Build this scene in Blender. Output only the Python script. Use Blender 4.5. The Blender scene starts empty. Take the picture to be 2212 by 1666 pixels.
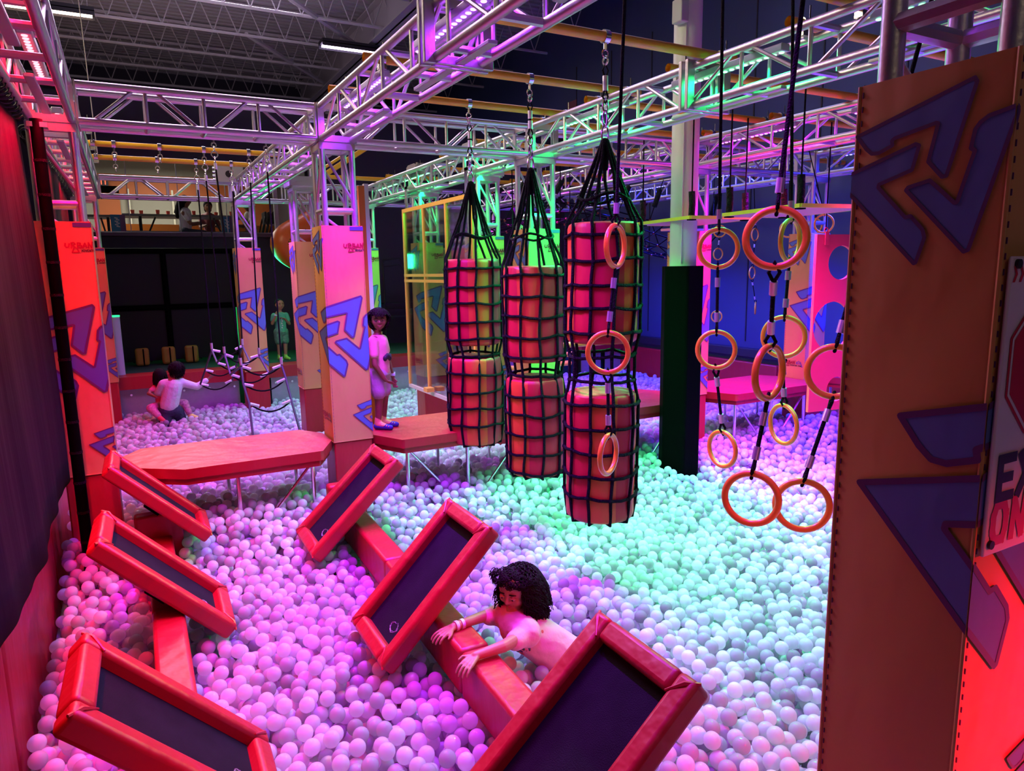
import bpy, bmesh, math, random
import numpy as np
from mathutils import Vector, Matrix, Quaternion
from mathutils.geometry import tessellate_polygon
PI = math.pi
R_ = math.radians
random.seed(7)
SC = bpy.context.scene
COL = SC.collection
ZO = 2.26      # height of the lens above the pit floor; everything is measured from the lens and lifted by this

# ------------------------------------------------------------------ camera
F_PX = 1509.6
cam_d = bpy.data.cameras.new('camera'); cam_d.sensor_width = 36; cam_d.lens = 36 * F_PX / 2212
cam_d.clip_start = .05; cam_d.clip_end = 200
cam = bpy.data.objects.new('camera', cam_d); COL.objects.link(cam)
yaw, pit, rol = 0.497718, -0.163585, -0.016881
fw = Vector((math.sin(yaw) * math.cos(pit), math.cos(yaw) * math.cos(pit), math.sin(pit)))
rt = Vector((math.cos(yaw), -math.sin(yaw), 0)); up = rt.cross(fw)
c_, s_ = math.cos(rol), math.sin(rol)
r2 = rt * c_ + up * s_; u2 = up * c_ - rt * s_
cam.matrix_world = Matrix(((r2.x, u2.x, -fw.x, 0), (r2.y, u2.y, -fw.y, 0), (r2.z, u2.z, -fw.z, ZO), (0, 0, 0, 1)))
SC.camera = cam
SC.view_settings.view_transform = 'Standard'; SC.view_settings.look = 'None'
SC.view_settings.exposure = 0.0; SC.view_settings.gamma = 1.0; SC.view_settings.use_curve_mapping = False

# ------------------------------------------------------------------ world and hall lights with added fills
w = bpy.data.worlds.new('world'); SC.world = w; w.use_nodes = True
w.node_tree.nodes['Background'].inputs[0].default_value = (.16, .12, .24, 1)
w.node_tree.nodes['Background'].inputs[1].default_value = .08

RED = (1, .0, .035); VIO = (.40, .015, 1); GRN = (.0, 1, .20); MAG = (.66, .0, 1); BLU = (.02, .03, 1)

def area(name, loc, size, power, color, parent=None, rot=(0, 0, 0), spread=180):
    d = bpy.data.lights.new(name, 'AREA'); d.shape = 'RECTANGLE'; d.size, d.size_y = size
    d.energy = power; d.color = color; d.spread = R_(spread)
    o = bpy.data.objects.new(name, d); COL.objects.link(o)
    o.rotation_euler = rot
    if parent is not None: o.parent = parent; o.location = loc
    else: o.location = (loc[0], loc[1], loc[2] + ZO)
    return o
# large soft sources out of frame: overhead hall light, added fills, a red flood
area('hall_fill', (.9, 7.6, 5.0), (3.0, 2.0), 84, (.95, .46, .95), rot=(R_(-40), 0, 0), spread=85)
area('hall_fill', (1.6, 14.6, 5.0), (3.6, 2.0), 165, (.90, .74, 1.0), rot=(R_(-42), 0, 0), spread=90)
area('hall_fill', (6.2, 8.0, 5.0), (3.0, 2.0), 30, (.50, .55, 1.0), rot=(R_(-35), 0, 0), spread=110)
area('hall_fill', (.6, -2.6, 2.6), (2.4, 1.4), 9, (1.0, .74, .48), rot=(R_(62), 0, R_(-12)))  # warm fill added on the viewer's side, mainly for the pillar
area('hall_fill', (1.2, 12.2, 4.25), (4.0, 1.0), 36, (.86, .74, .95), rot=(R_(125), 0, 0))  # uplight added just out of frame to brighten the ceiling
area('hall_fill', (-2.9, 7.2, 4.3), (1.5, 2.5), 110, (1.0, .84, .52), rot=(0, R_(-58), 0), spread=90)  # warm light added at the left for the columns' left faces
area('red_flood_light', (2.5, -.9, -.1), (.3, .3), 24, (1, .0, .03), rot=(R_(52), 0, R_(26)), spread=55)

# ------------------------------------------------------------------ materials
MATS = {}
def mat(name, col, rough=.5, metal=0, emit=None, estr=0, bump=None, coat=0, var=None, alpha=None, trans=0):
    if name in MATS: return MATS[name]
    m = bpy.data.materials.new(name); m.use_nodes = True; nt = m.node_tree; b = nt.nodes['Principled BSDF']
    b.inputs['Base Color'].default_value = (*col, 1); b.inputs['Roughness'].default_value = rough
    b.inputs['Metallic'].default_value = metal
    if name in ('tramp_bed', 'black_vinyl', 'black_foam_tube', 'black_rope', 'black_net_rope', 'dark_hair', 'black_mesh_curtain'): b.inputs['Specular IOR Level'].default_value = .12
    if name == 'black_vinyl': b.inputs['Specular IOR Level'].default_value = .03
    if coat: b.inputs['Coat Weight'].default_value = coat; b.inputs['Coat Roughness'].default_value = .15
    if emit: b.inputs['Emission Color'].default_value = (*emit, 1); b.inputs['Emission Strength'].default_value = estr
    if trans: b.inputs['Transmission Weight'].default_value = trans
    if alpha is not None: b.inputs['Alpha'].default_value = alpha
    tc = nt.nodes.new('ShaderNodeTexCoord')
    if var:            # colour mottling: (scale, amount)
        n = nt.nodes.new('ShaderNodeTexNoise'); n.inputs['Scale'].default_value = var[0]; n.inputs['Detail'].default_value = 5
        nt.links.new(tc.outputs['Object'], n.inputs['Vector'])
        mx = nt.nodes.new('ShaderNodeMixRGB'); mx.blend_type = 'MIX'
        mx.inputs[1].default_value = (*[max(0, c * (1 - var[1])) for c in col], 1)
        mx.inputs[2].default_value = (*[min(1, c * (1 + var[1])) for c in col], 1)
        nt.links.new(n.outputs['Fac'], mx.inputs[0]); nt.links.new(mx.outputs[0], b.inputs['Base Color'])
    if bump:           # (scale, strength, [stretch])
        n = nt.nodes.new('ShaderNodeTexNoise'); n.inputs['Scale'].default_value = bump[0]; n.inputs['Detail'].default_value = 3
        mp = nt.nodes.new('ShaderNodeMapping')
        if len(bump) > 2: mp.inputs['Scale'].default_value = bump[2]
        nt.links.new(tc.outputs['Object'], mp.inputs['Vector']); nt.links.new(mp.outputs[0], n.inputs['Vector'])
        bp = nt.nodes.new('ShaderNodeBump'); bp.inputs['Strength'].default_value = bump[1]; bp.inputs['Distance'].default_value = .03
        nt.links.new(n.outputs['Fac'], bp.inputs['Height']); nt.links.new(bp.outputs[0], b.inputs['Normal'])
    MATS[name] = m
    return m
M_red = mat('red_vinyl', (.38, .010, .018), .42, bump=(7, .45, (1, 1, .35)))
M_red2 = mat('red_foam_cover', (.46, .008, .025), .5, bump=(9, .3, (1, 1, .3)))
M_orange = mat('orange_foam_cover', (.60, .10, .015), .5, bump=(9, .3, (1, 1, .3)))
M_pad = mat('yellow_pad_vinyl', (.60, .31, .095), .5, bump=(4, .5, (1, 1, .6)), var=(1.6, .08))
M_pblue = mat('print_blue', (.09, .15, .42), .5, bump=(4, .4, (1, 1, .6)))
M_pline = mat('print_outline', (.10, .03, .14), .5)
M_pred = mat('print_red', (.30, .0, .02), .5)
M_pblack = mat('print_black', (.012, .012, .015), .5)
M_pnavy = mat('print_navy', (.06, .07, .25), .5)
M_alu = mat('truss_aluminium', (.60, .58, .62), .36, metal=.85, bump=(60, .05))
M_steel = mat('bright_steel', (.7, .7, .72), .22, metal=1)
M_ferr = mat('ferrule_aluminium', (.8, .78, .82), .3, metal=.7)
M_bed = mat('tramp_bed', (.010, .009, .014), .85, var=(9, .6), bump=(220, .25))
M_chalk = mat('scuff_white', (.35, .35, .4), .7)
M_rope = mat('black_rope', (.005, .004, .006), .65, bump=(160, .9))
M_net = mat('black_net_rope', (.006, .004, .009), .75, bump=(150, 1.0))
M_black = mat('black_vinyl', (.0012, .0012, .0014), .62, bump=(6, .5, (1, 1, .5)))
M_dark = mat('dark_paint', (.016, .013, .022), .6)
M_ybar = mat('yellow_pipe', (.78, .42, .03), .35, var=(8, .1))
M_yring = mat('yellow_ring', (.90, .40, .03), .28, coat=.4)
M_yframe = mat('yellow_frame', (.85, .46, .07), .45)
M_wcol = mat('white_column_paint', (.62, .62, .62), .5)
M_bluewall = mat('blue_wall_vinyl', (.035, .05, .14), .55, bump=(3, .2, (1, 1, .3)))
M_backwall = mat('back_wall_paint', (.035, .028, .05), .7)
M_ceil = mat('ceiling_deck', (.42, .40, .42), .7)
M_joist = mat('joist_paint', (.5, .47, .5), .6)
M_plate = mat('galvanised_plate', (.42, .40, .44), .45, metal=.5, var=(14, .15))
M_floor = mat('pit_floor_vinyl', (.8, .78, .82), .6)
M_green = mat('green_carpet', (.01, .05, .03), .9)
M_cream = mat('cream_paint', (.62, .58, .44), .6)
M_pink = mat('plank_paint', (.62, .30, .32), .45)
M_yedge = mat('plank_yellow_edge', (.80, .72, .05), .45)
M_hboard = mat('red_board', (.62, .06, .05), .5)
M_hedge = mat('red_board_edge', (.90, .30, .08), .5)
M_foam = mat('black_foam_tube', (.008, .012, .010), .55, bump=(30, 1.0))
M_curt = mat('black_mesh_curtain', (.014, .009, .014), .75, bump=(2.2, .6, (.2, 3, .12)), var=(1.2, .4))
M_grey = mat('grey_enamel', (.42, .43, .45), .5)
M_gloss = mat('led_bar_housing', (.5, .5, .52), .4, metal=.6)
M_slide = mat('orange_slide', (.75, .13, .02), .35)
M_chute = mat('yellow_chute', (.85, .50, .05), .4)

def curtain_mat():
    m = M_curt; nt = m.node_tree; b = nt.nodes['Principled BSDF']
    # a woven mesh that lets a little of the light behind it through
    mx = nt.nodes.new('ShaderNodeMixShader'); mx.inputs[0].default_value = .10
    t = nt.nodes.new('ShaderNodeBsdfTranslucent'); t.inputs[0].default_value = (.2, .05, .08, 1)
    nt.links.new(b.outputs[0], mx.inputs[1]); nt.links.new(t.outputs[0], mx.inputs[2])
    nt.links.new(mx.outputs[0], nt.nodes['Material Output'].inputs[0])
curtain_mat()

def ball_mat():
    m = bpy.data.materials.new('pit_ball_plastic'); m.use_nodes = True; nt = m.node_tree; b = nt.nodes['Principled BSDF']
    oi = nt.nodes.new('ShaderNodeObjectInfo'); cr = nt.nodes.new('ShaderNodeValToRGB')
    cr.color_ramp.interpolation = 'CONSTANT'
    e = cr.color_ramp.elements; e[0].position = 0; e[0].color = (.46, .45, .47, 1); e[1].position = .045; e[1].color = (.60, .58, .62, 1)
    for p, c in ((.3, (.78, .76, .80, 1)), (.7, (.86, .84, .88, 1))):
        q = e.new(p); q.color = c
    nt.links.new(oi.outputs['Random'], cr.inputs[0]); nt.links.new(cr.outputs[0], b.inputs['Base Color'])
    b.inputs['Roughness'].default_value = .13; b.inputs['IOR'].default_value = 1.5
    t = nt.nodes.new('ShaderNodeBsdfTranslucent'); nt.links.new(cr.outputs[0], t.inputs[0])
    mx = nt.nodes.new('ShaderNodeMixShader'); mx.inputs[0].default_value = .58
    nt.links.new(b.outputs[0], mx.inputs[1]); nt.links.new(t.outputs[0], mx.inputs[2])
    nt.links.new(mx.outputs[0], nt.nodes['Material Output'].inputs[0])
    return m
M_ball = ball_mat()

def glass_mat(name, tint, refl=.12):
    m = bpy.data.materials.new(name); m.use_nodes = True; nt = m.node_tree; nt.nodes.remove(nt.nodes['Principled BSDF'])
    t = nt.nodes.new('ShaderNodeBsdfTransparent'); t.inputs[0].default_value = (*tint, 1)
    g = nt.nodes.new('ShaderNodeBsdfGlossy'); g.inputs['Roughness'].default_value = .06
    lw = nt.nodes.new('ShaderNodeLayerWeight'); lw.inputs[0].default_value = refl
    mx = nt.nodes.new('ShaderNodeMixShader')
    nt.links.new(lw.outputs['Facing'], mx.inputs[0]); nt.links.new(t.outputs[0], mx.inputs[1]); nt.links.new(g.outputs[0], mx.inputs[2])
    nt.links.new(mx.outputs[0], nt.nodes['Material Output'].inputs[0])
    return m
M_glass = glass_mat('window_glass', (.93, .95, .93), .10)
M_plexi = glass_mat('clear_plastic_sheet', (.90, .93, .92), .22)

# ------------------------------------------------------------------ mesh builder
class MB:
    def __init__(s): s.v = []; s.f = []; s.m = []
    def add(s, vs, fs, mi=0):
        n = len(s.v); s.v += [tuple(p) for p in vs]; s.f += [tuple(i + n for i in f) for f in fs]; s.m += [mi] * len(fs)
    def box(s, c, d, mi=0, rot=None):
        x, y, z = d[0] / 2, d[1] / 2, d[2] / 2; c = Vector(c)
        P = [Vector((a, b, e)) for a in (-x, x) for b in (-y, y) for e in (-z, z)]
        if rot is not None: P = [rot @ p for p in P]
        s.add([c + p for p in P], [(0, 1, 3, 2), (4, 6, 7, 5), (0, 4, 5, 1), (2, 3, 7, 6), (0, 2, 6, 4), (1, 5, 7, 3)], mi)
    def bx(s, x0, x1, y0, y1, z0, z1, mi=0): s.box(((x0 + x1) / 2, (y0 + y1) / 2, (z0 + z1) / 2), (x1 - x0, y1 - y0, z1 - z0), mi)
    def tube(s, pts, r, n=8, mi=0, closed=False, cap=True):
        P = [Vector(p) for p in pts]; k = len(P); rr = r if isinstance(r, (list, tuple)) else [r] * k
        T = []
        for i in range(k):
            a = P[(i - 1) % k] if closed or i > 0 else P[i]; b = P[(i + 1) % k] if closed or i < k - 1 else P[i]
            t = b - a; T.append(t.normalized() if t.length > 1e-9 else Vector((0, 0, 1)))
        ref = Vector((0, 0, 1)) if abs(T[0].z) < .9 else Vector((1, 0, 0))
        N = (ref - T[0] * ref.dot(T[0])).normalized(); vs = []
        for i in range(k):
            N = N - T[i] * N.dot(T[i])
            N = N.normalized() if N.length > 1e-6 else T[i].orthogonal().normalized()
            B = T[i].cross(N)
            for j in range(n):
                a = 2 * PI * j / n; vs.append(P[i] + (N * math.cos(a) + B * math.sin(a)) * rr[i])
        fs = []
        for i in range(k if closed else k - 1):
            for j in range(n):
                a, b = i * n + j, i * n + (j + 1) % n; c, d = ((i + 1) % k) * n + (j + 1) % n, ((i + 1) % k) * n + j
                fs.append((a, b, c, d))
        if cap and not closed: fs += [tuple(range(n))[::-1], tuple((k - 1) * n + j for j in range(n))]
        s.add(vs, fs, mi)
    def ring(s, c, R, r, nrm, n=36, k=10, mi=0, start=None):
        nrm = Vector(nrm).normalized(); a = nrm.orthogonal().normalized(); b = nrm.cross(a); c = Vector(c)
        s.tube([c + (a * math.cos(t) + b * math.sin(t)) * R for t in [2 * PI * i / n for i in range(n)]], r, k, mi, closed=True)
    def ell(s, c, r, mi=0, rot=None, nu=14, nv=10):
        c = Vector(c); vs = []; fs = []
        r = r if isinstance(r, (tuple, list)) else (r, r, r)
        for i in range(1, nv):
            p = PI * i / nv
            for j in range(nu):
                q = 2 * PI * j / nu; v = Vector((r[0] * math.sin(p) * math.cos(q), r[1] * math.sin(p) * math.sin(q), r[2] * math.cos(p)))
                vs.append(c + (rot @ v if rot is not None else v))
        t = Vector((0, 0, r[2])); vs += [c + (rot @ t if rot is not None else t), c - (rot @ t if rot is not None else t)]
        for i in range(nv - 2):
            for j in range(nu): fs.append((i * nu + j, (i + 1) * nu + j, (i + 1) * nu + (j + 1) % nu, i * nu + (j + 1) % nu))
        T, B = len(vs) - 2, len(vs) - 1
        for j in range(nu):
            fs.append((T, j, (j + 1) % nu)); fs.append((B, (nv - 2) * nu + (j + 1) % nu, (nv - 2) * nu + j))
        s.add(vs, fs, mi)
    def cap(s, p0, r0, p1, r1, mi=0, n=12):          # tapered capsule
        p0, p1 = Vector(p0), Vector(p1); d = (p1 - p0); L = d.length; d = d.normalized() if L > 1e-6 else Vector((0, 0, 1))
        pts = []; rr = []
        for a in (-90, -60, -30, 0): pts.append(p0 + d * r0 * math.sin(R_(a))); rr.append(max(1e-4, r0 * math.cos(R_(a))))
        for a in (0, 30, 60, 90): pts.append(p1 + d * r1 * math.sin(R_(a))); rr.append(max(1e-4, r1 * math.cos(R_(a))))
        s.tube(pts, rr, n, mi)
    def prism(s, poly, z0, z1, mi=0, mside=None):    # poly in xy
        n = len(poly); vs = [(x, y, z0) for x, y in poly] + [(x, y, z1) for x, y in poly]
        s.add(vs, [tuple(range(n))[::-1], tuple(range(n, 2 * n))], mi)
        s.add(vs, [(i, (i + 1) % n, n + (i + 1) % n, n + i) for i in range(n)], mi if mside is None else mside)
    def build(s, name, mats, parent=None, bevel=0, seg=2, smooth=True, ang=40, remesh=0, sm=6, loc=None):
        me = bpy.data.meshes.new(name); me.from_pydata(s.v, [], s.f)
        mats = mats if isinstance(mats, (list, tuple)) else [mats]
        for m in mats: me.materials.append(m)
        me.polygons.foreach_set('material_index', s.m)
        bm = bmesh.new(); bm.from_mesh(me); bmesh.ops.recalc_face_normals(bm, faces=bm.faces); bm.to_mesh(me); bm.free()
        if smooth:
            me.polygons.foreach_set('use_smooth', [True] * len(me.polygons))
            if not remesh: me.set_sharp_from_angle(angle=R_(ang))
        me.update()
        o = bpy.data.objects.new(name, me); COL.objects.link(o)
        if parent is not None: o.parent = parent
        else: o.location = (0, 0, ZO)
        if loc is not None: o.location = loc
        if bevel:
            b = o.modifiers.new('bevel', 'BEVEL'); b.width = bevel; b.segments = seg; b.limit_method = 'ANGLE'; b.angle_limit = R_(50)
        if remesh:
            r = o.modifiers.new('remesh', 'REMESH'); r.mode = 'VOXEL'; r.voxel_size = remesh; r.use_smooth_shade = True
            q = o.modifiers.new('smooth', 'SMOOTH'); q.factor = .5; q.iterations = sm
        return o
def tag(o, label, cat, group=None, kind=None):
    if label: o['label'] = label
    if cat: o['category'] = cat
    if group: o['group'] = group
    if kind: o['kind'] = kind
    return o
def E(name, loc, label=None, cat=None, group=None, rz=0):
    o = bpy.data.objects.new(name, None); COL.objects.link(o); o.empty_display_size = .1
    o.location = (loc[0], loc[1], loc[2] + ZO); o.rotation_euler = (0, 0, rz)
    return tag(o, label, cat, group)
def children(o): return CH.get(o.name, None) or [c for c in bpy.data.objects if c.parent == o]
CH = {}
def snapshot(o):      # remember a finished thing's tree, so that copying it is quick
    CH[o.name] = [c for c in bpy.data.objects if c.parent == o]
    for c in CH[o.name]: CH[c.name] = [d for d in bpy.data.objects if d.parent == c]
def copy_tree(o, parent=None):
    c = o.copy(); COL.objects.link(c)
    if parent is not None: c.parent = parent
    for ch in CH.get(o.name, []): copy_tree(ch, c)
    return c
def struct(o): o['kind'] = 'structure'; return o

# ------------------------------------------------------------------ the hall
XR, YB, ZC = 8.75, 22.0, 5.4
m = MB(); m.bx(-3.5, XR + .1, -1.0, YB, -2.29, -2.26); struct(m.build('floor', M_floor))
m = MB(); m.bx(XR, XR + .12, -1, YB, -2.26, ZC); struct(m.build('wall_right', M_bluewall))
m = MB(); m.bx(-3.5, XR + .1, YB, YB + .12, -2.26, ZC); struct(m.build('wall_back', M_backwall))
m = MB(); m.bx(-3.62, -3.5, -1, YB, -2.26, ZC); struct(m.build('wall_left', M_backwall))
m = MB(); m.bx(-3.6, XR + .1, -4, YB + .1, ZC + .06, ZC + .12)
for i in range(130):   # ribs of the steel deck
    m.bx(-3.5, XR, -3.9 + i * .2, -3.8 + i * .2, ZC, ZC + .06)
struct(m.build('ceiling', M_ceil, smooth=False))
# vertical seams of the vinyl-covered right wall
for k in range(11):
    m = MB(); y = .8 + k * 1.22; m.bx(XR - .012, XR, y, y + .02, -1.2, 4.2); struct(m.build('trim_%d' % (k + 1), M_dark))
m = MB(); m.bx(XR - .09, XR - .002, -.5, 13.2, -1.45, -1.30); struct(m.build('trim_20', M_dark, bevel=.02))

# roof joists across the hall
def joist(y, lab):
    m = MB(); z0, z1 = ZC - .62, ZC - .05
    m.tube([(-3.4, y, z0), (XR, y, z0)], .03, 6); m.tube([(-3.4, y, z1), (XR, y, z1)], .035, 6)
    o = m.build('roof_joist', M_joist)
    w_ = MB(); n = 26; dx = (XR + 3.2) / n
    for i in range(n):
        x = -3.3 + i * dx; w_.tube([(x, y, z1), (x + dx / 2, y, z0)], .011, 4); w_.tube([(x + dx / 2, y, z0), (x + dx, y, z1)], .011, 4)
    w_.build('web_bar', M_joist, parent=o)
    tag(o, lab, 'roof joist', 'open-web roof joists')
for y, lab in ((12.6, 'open-web steel roof joist, nearest in view, right above the rectangular lamps'), (14.2, 'open-web roof joist just behind the two hanging lamps'),
               (15.8, 'grey roof joist crossing above the first yellow-piped bay'), (17.4, 'thin grey roof joist in the middle of the ceiling'),
               (19.0, 'dim roof joist next to last before the back wall'), (20.6, 'dimmest roof joist, low over the back wall')):
    joist(y, lab)
m = MB(); x = 5.05
for zz in (ZC - .70, ZC - .04): m.bx(x - .16, x + .16, 8, YB, zz, zz + .03)
m.bx(x - .02, x + .02, 8, YB, ZC - .70, ZC - .02)
tag(m.build('roof_girder', M_joist), 'heavy grey steel girder running away under the roof above the violet truss', 'girder')
m = MB(); m.tube([(5.25, 19.6, -2.26), (5.25, 19.6, ZC - .68)], .15, 20)
tag(m.build('steel_post', M_joist), 'round grey steel post holding up the roof girder at the back', 'post')
for i, (a, b) in enumerate((((2.2, 12.6), (5.05, 15.8)), ((2.6, 15.8), (5.05, 19.0)))):
    m = MB(); m.tube([(a[0], a[1], ZC - .6), (b[0], b[1], ZC - .6)], .05, 6)
    tag(m.build('roof_brace', M_joist), ('slanting pipe brace under the roof left of the violet-lit lamp', 'slanting pipe brace under the roof near the steel post')[i], 'brace')

def ceiling_lamp(x, y, z, L, lab, col, power, estr):
    t = E('hanging_lamp', (x, y, z), lab, 'lamp')
    m = MB(); m.box((0, 0, .06), (L, .34, .07)); m.box((0, .16, .0), (L, .02, .08)); m.box((0, -.16, .0), (L, .02, .08)); m.build('housing', M_dark, t)
    for k in (-.08, 0, .08):
        m = MB(); m.tube([(-L / 2 + .04, k, .0), (L / 2 - .04, k, .0)], .022, 8)
        m.build('lamp_tube', mat('tube_%s' % lab[:6], (1, 1, 1), .4, emit=col, estr=estr), t)
    for k in (-L / 2 + .1, L / 2 - .1):
        m = MB(); m.tube([(k, 0, .09), (k, 0, ZC - z)], .006, 5); m.build('hanger_wire', M_joist, t)
    area('lamp_light', (0, 0, -.05), (L, .3), power, col, parent=t)
ceiling_lamp(4.50, 15.0, 4.55, 1.22, 'violet-white strip lamp hanging right of centre under the roof', (.80, .62, 1), 60, 9)
ceiling_lamp(-.72, 15.1, 4.55, 1.35, 'warm white strip lamp hanging at the upper left beside the red truss', (1, .72, .55), 60, 8)
m = MB(); m.tube([(-.15, 9.6, 1.4), (-.2, 10.0, 4.9)], .006, 5)
tag(m.build('hanging_cable', M_joist), 'thin white cable rising from the first cross truss to the roof', 'cable')

# ------------------------------------------------------------------ party room behind glass at the back
YM = 13.5
m = MB()
m.bx(-3.5, XR, YM, YM + .15, -2.26, .72); m.bx(-3.5, XR, YM, YM + .15, 1.93, 2.9)
m.bx(-3.5, -.62, YM, YM + .15, .72, 1.93); m.bx(3.15, XR, YM, YM + .15, .72, 1.93)
struct(m.build('wall_partition', M_backwall))
m = MB(); m.bx(-.7, 3.0, YM - .06, YM, .66, .73); struct(m.build('trim_30', mat('sill_grey', (.10, .08, .12), .5), bevel=.01))
t = E('window_1', (0, 0, 0)); struct(t)
m = MB(); m.bx(-.62, 2.52, YM + .06, YM + .07, .73, 1.93); m.build('pane', M_glass, t)
m = MB()
for x in (-.6, .16, .92, 1.68, 2.5): m.bx(x - .006, x + .006, YM + .05, YM + .08, .73, 1.93)
m.bx(2.49, 2.56, YM + .02, YM + .1, .70, 1.93); m.bx(-.62, 2.5, YM + .02, YM + .1, .71, .745)
m.build('window_frame', M_grey, t)
m = MB(); m.bx(-3.4, 3.2, YM + .15, 17.6, .20, .31); struct(m.build('floor_mezzanine', mat('room_floor', (.14, .13, .13), .6)))
m = MB(); m.bx(-3.4, 3.2, 17.5, 17.6, .72, 2.6); struct(m.build('wall_room_back', mat('olive_wall', (.30, .28, .22), .7)))
m = MB(); m.bx(-3.4, 3.2, 17.44, 17.5, 1.75, 2.15); m.bx(-.35, .05, 17.44, 17.5, .72, 1.9); m.bx(2.3, 3.2, 17.44, 17.5, .72, 1.9); struct(m.build('trim_31', mat('orange_band', (.42, .10, .02), .6)))
m = MB(); m.bx(.05, 2.9, 15.6, 15.66, .31, 1.00); struct(m.build('wall_low_room', mat('orange_low_wall', (.75, .20, .02), .6)))
m = MB(); m.bx(3.1, 3.2, YM + .15, 17.6, .72, 2.6); struct(m.build('wall_room_right', M_dark))
m = MB(); m.bx(-3.4, 3.2, YM + .15, 17.6, 2.6, 2.7); struct(m.build('ceiling_room', mat('room_ceiling', (.32, .28, .26), .8)))
for k, x in enumerate((.2, 1.05, 1.95)):
    m = MB(); m.bx(x, x + .04, 17.40, 17.44, .72, 1.85); struct(m.build('trim_%d' % (40 + k), M_cream))
def room_lamp(x, y, lab):
    t = E('room_lamp', (x, y, 2.35), lab, 'lamp', 'strip lamps in the party room')
    m = MB(); m.box((0, 0, 0), (.95, .16, .05)); m.build('diffuser', mat('room_tube', (1, 1, 1), .5, emit=(.95, 1, .95), estr=5), t)
    m = MB(); m.box((0, 0, .05), (1.0, .2, .04)); m.build('housing', M_grey, t)
    area('lamp_light', (0, 0, -.05), (.9, .2), 55, (1, .93, .85), parent=t)
room_lamp(.95, 16.0, 'bright strip lamp seen through the glass under the yellow pipes'); room_lamp(-.6, 15.4, 'bright strip lamp at the far left of the party room')
t = E('exit_sign', (-.28, 17.3, 1.95), 'small red lit exit sign at the left of the party room', 'sign')
m = MB(); m.box((0, 0, 0), (.30, .04, .14)); m.build('sign_box', M_dark, t)
m = MB()
LIFTS = [0]
def stroke_quads(mb, P, wd, ox, oz, y, sc, mi=0):
    for line in P:
        for a, b in zip(line[:-1], line[1:]):
            a = Vector((ox + a[0] * sc, y, oz + a[1] * sc)); b = Vector((ox + b[0] * sc, y, oz + b[1] * sc)); d = (b - a)
            if d.length < 1e-6: continue
            d.normalize(); nn = Vector((-d.z, 0, d.x)) * wd / 2; e = d * wd * .45
            LIFTS[0] = (LIFTS[0] + 1) % 16; dy = Vector((0, -LIFTS[0] * 5e-5, 0))
            mb.add([a - e - nn + dy, a - e + nn + dy, b + e + nn + dy, b + e - nn + dy], [(0, 1, 2, 3)], mi)
GL = {'L': [[(0, 1), (0, 0), (.55, 0)]], 'Y': [[(0, 1), (.3, .5), (.6, 1)], [(.3, .5), (.3, 0)]], 'E': [[(.6, 0), (0, 0), (0, 1), (.6, 1)], [(0, .5), (.5, .5)]], 'X': [[(0, 0), (.6, 1)], [(0, 1), (.6, 0)]], 'I': [[(.2, 0), (.2, 1)]], 'T': [[(0, 1), (.6, 1)], [(.3, 1), (.3, 0)]],
      'U': [[(0, 1), (0, .25), (.12, 0), (.48, 0), (.6, .25), (.6, 1)]], 'R': [[(0, 0), (0, 1), (.5, .95), (.58, .72), (.45, .5), (0, .48)], [(.25, .48), (.65, 0)]],
      'B': [[(0, 0), (0, 1), (.45, .95), (.5, .72), (.4, .54), (0, .52)], [(.4, .54), (.62, .3), (.5, .04), (0, 0)]], 'A': [[(0, 0), (.3, 1), (.6, 0)], [(.12, .35), (.5, .35)]],
      'N': [[(0, 0), (.05, 1), (.5, 0), (.6, 1.15)]], 'D': [[(0, 0), (0, 1), (.4, .95), (.58, .6), (.55, .2), (.35, 0), (0, 0)]], 'V': [[(0, 1), (.3, 0), (.6, 1)]],
      'P': [[(0, 0), (0, 1), (.5, 1), (.58, .7), (.5, .5), (0, .5)]], 'K': [[(0, 0), (0, 1)], [(.55, 1), (0, .5), (.55, 0)]], 'O': [[(.1, 0), (0, .3), (0, .7), (.12, 1), (.48, 1), (.6, .7), (.6, .3), (.5, 0), (.1, 0)]], ' ': []}
def word(text, h, adv=.8): return [[(a * h + i * adv * h, b * h) for a, b in ln] for i, ch in enumerate(text) for ln in GL[ch]]
stroke_quads(m, word('EXIT', .08), .014, -.12, -.04, -.022, 1)
m.build('lettering', mat('exit_red', (1, .1, .05), .5, emit=(1, .05, .02), estr=5), t)

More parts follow.
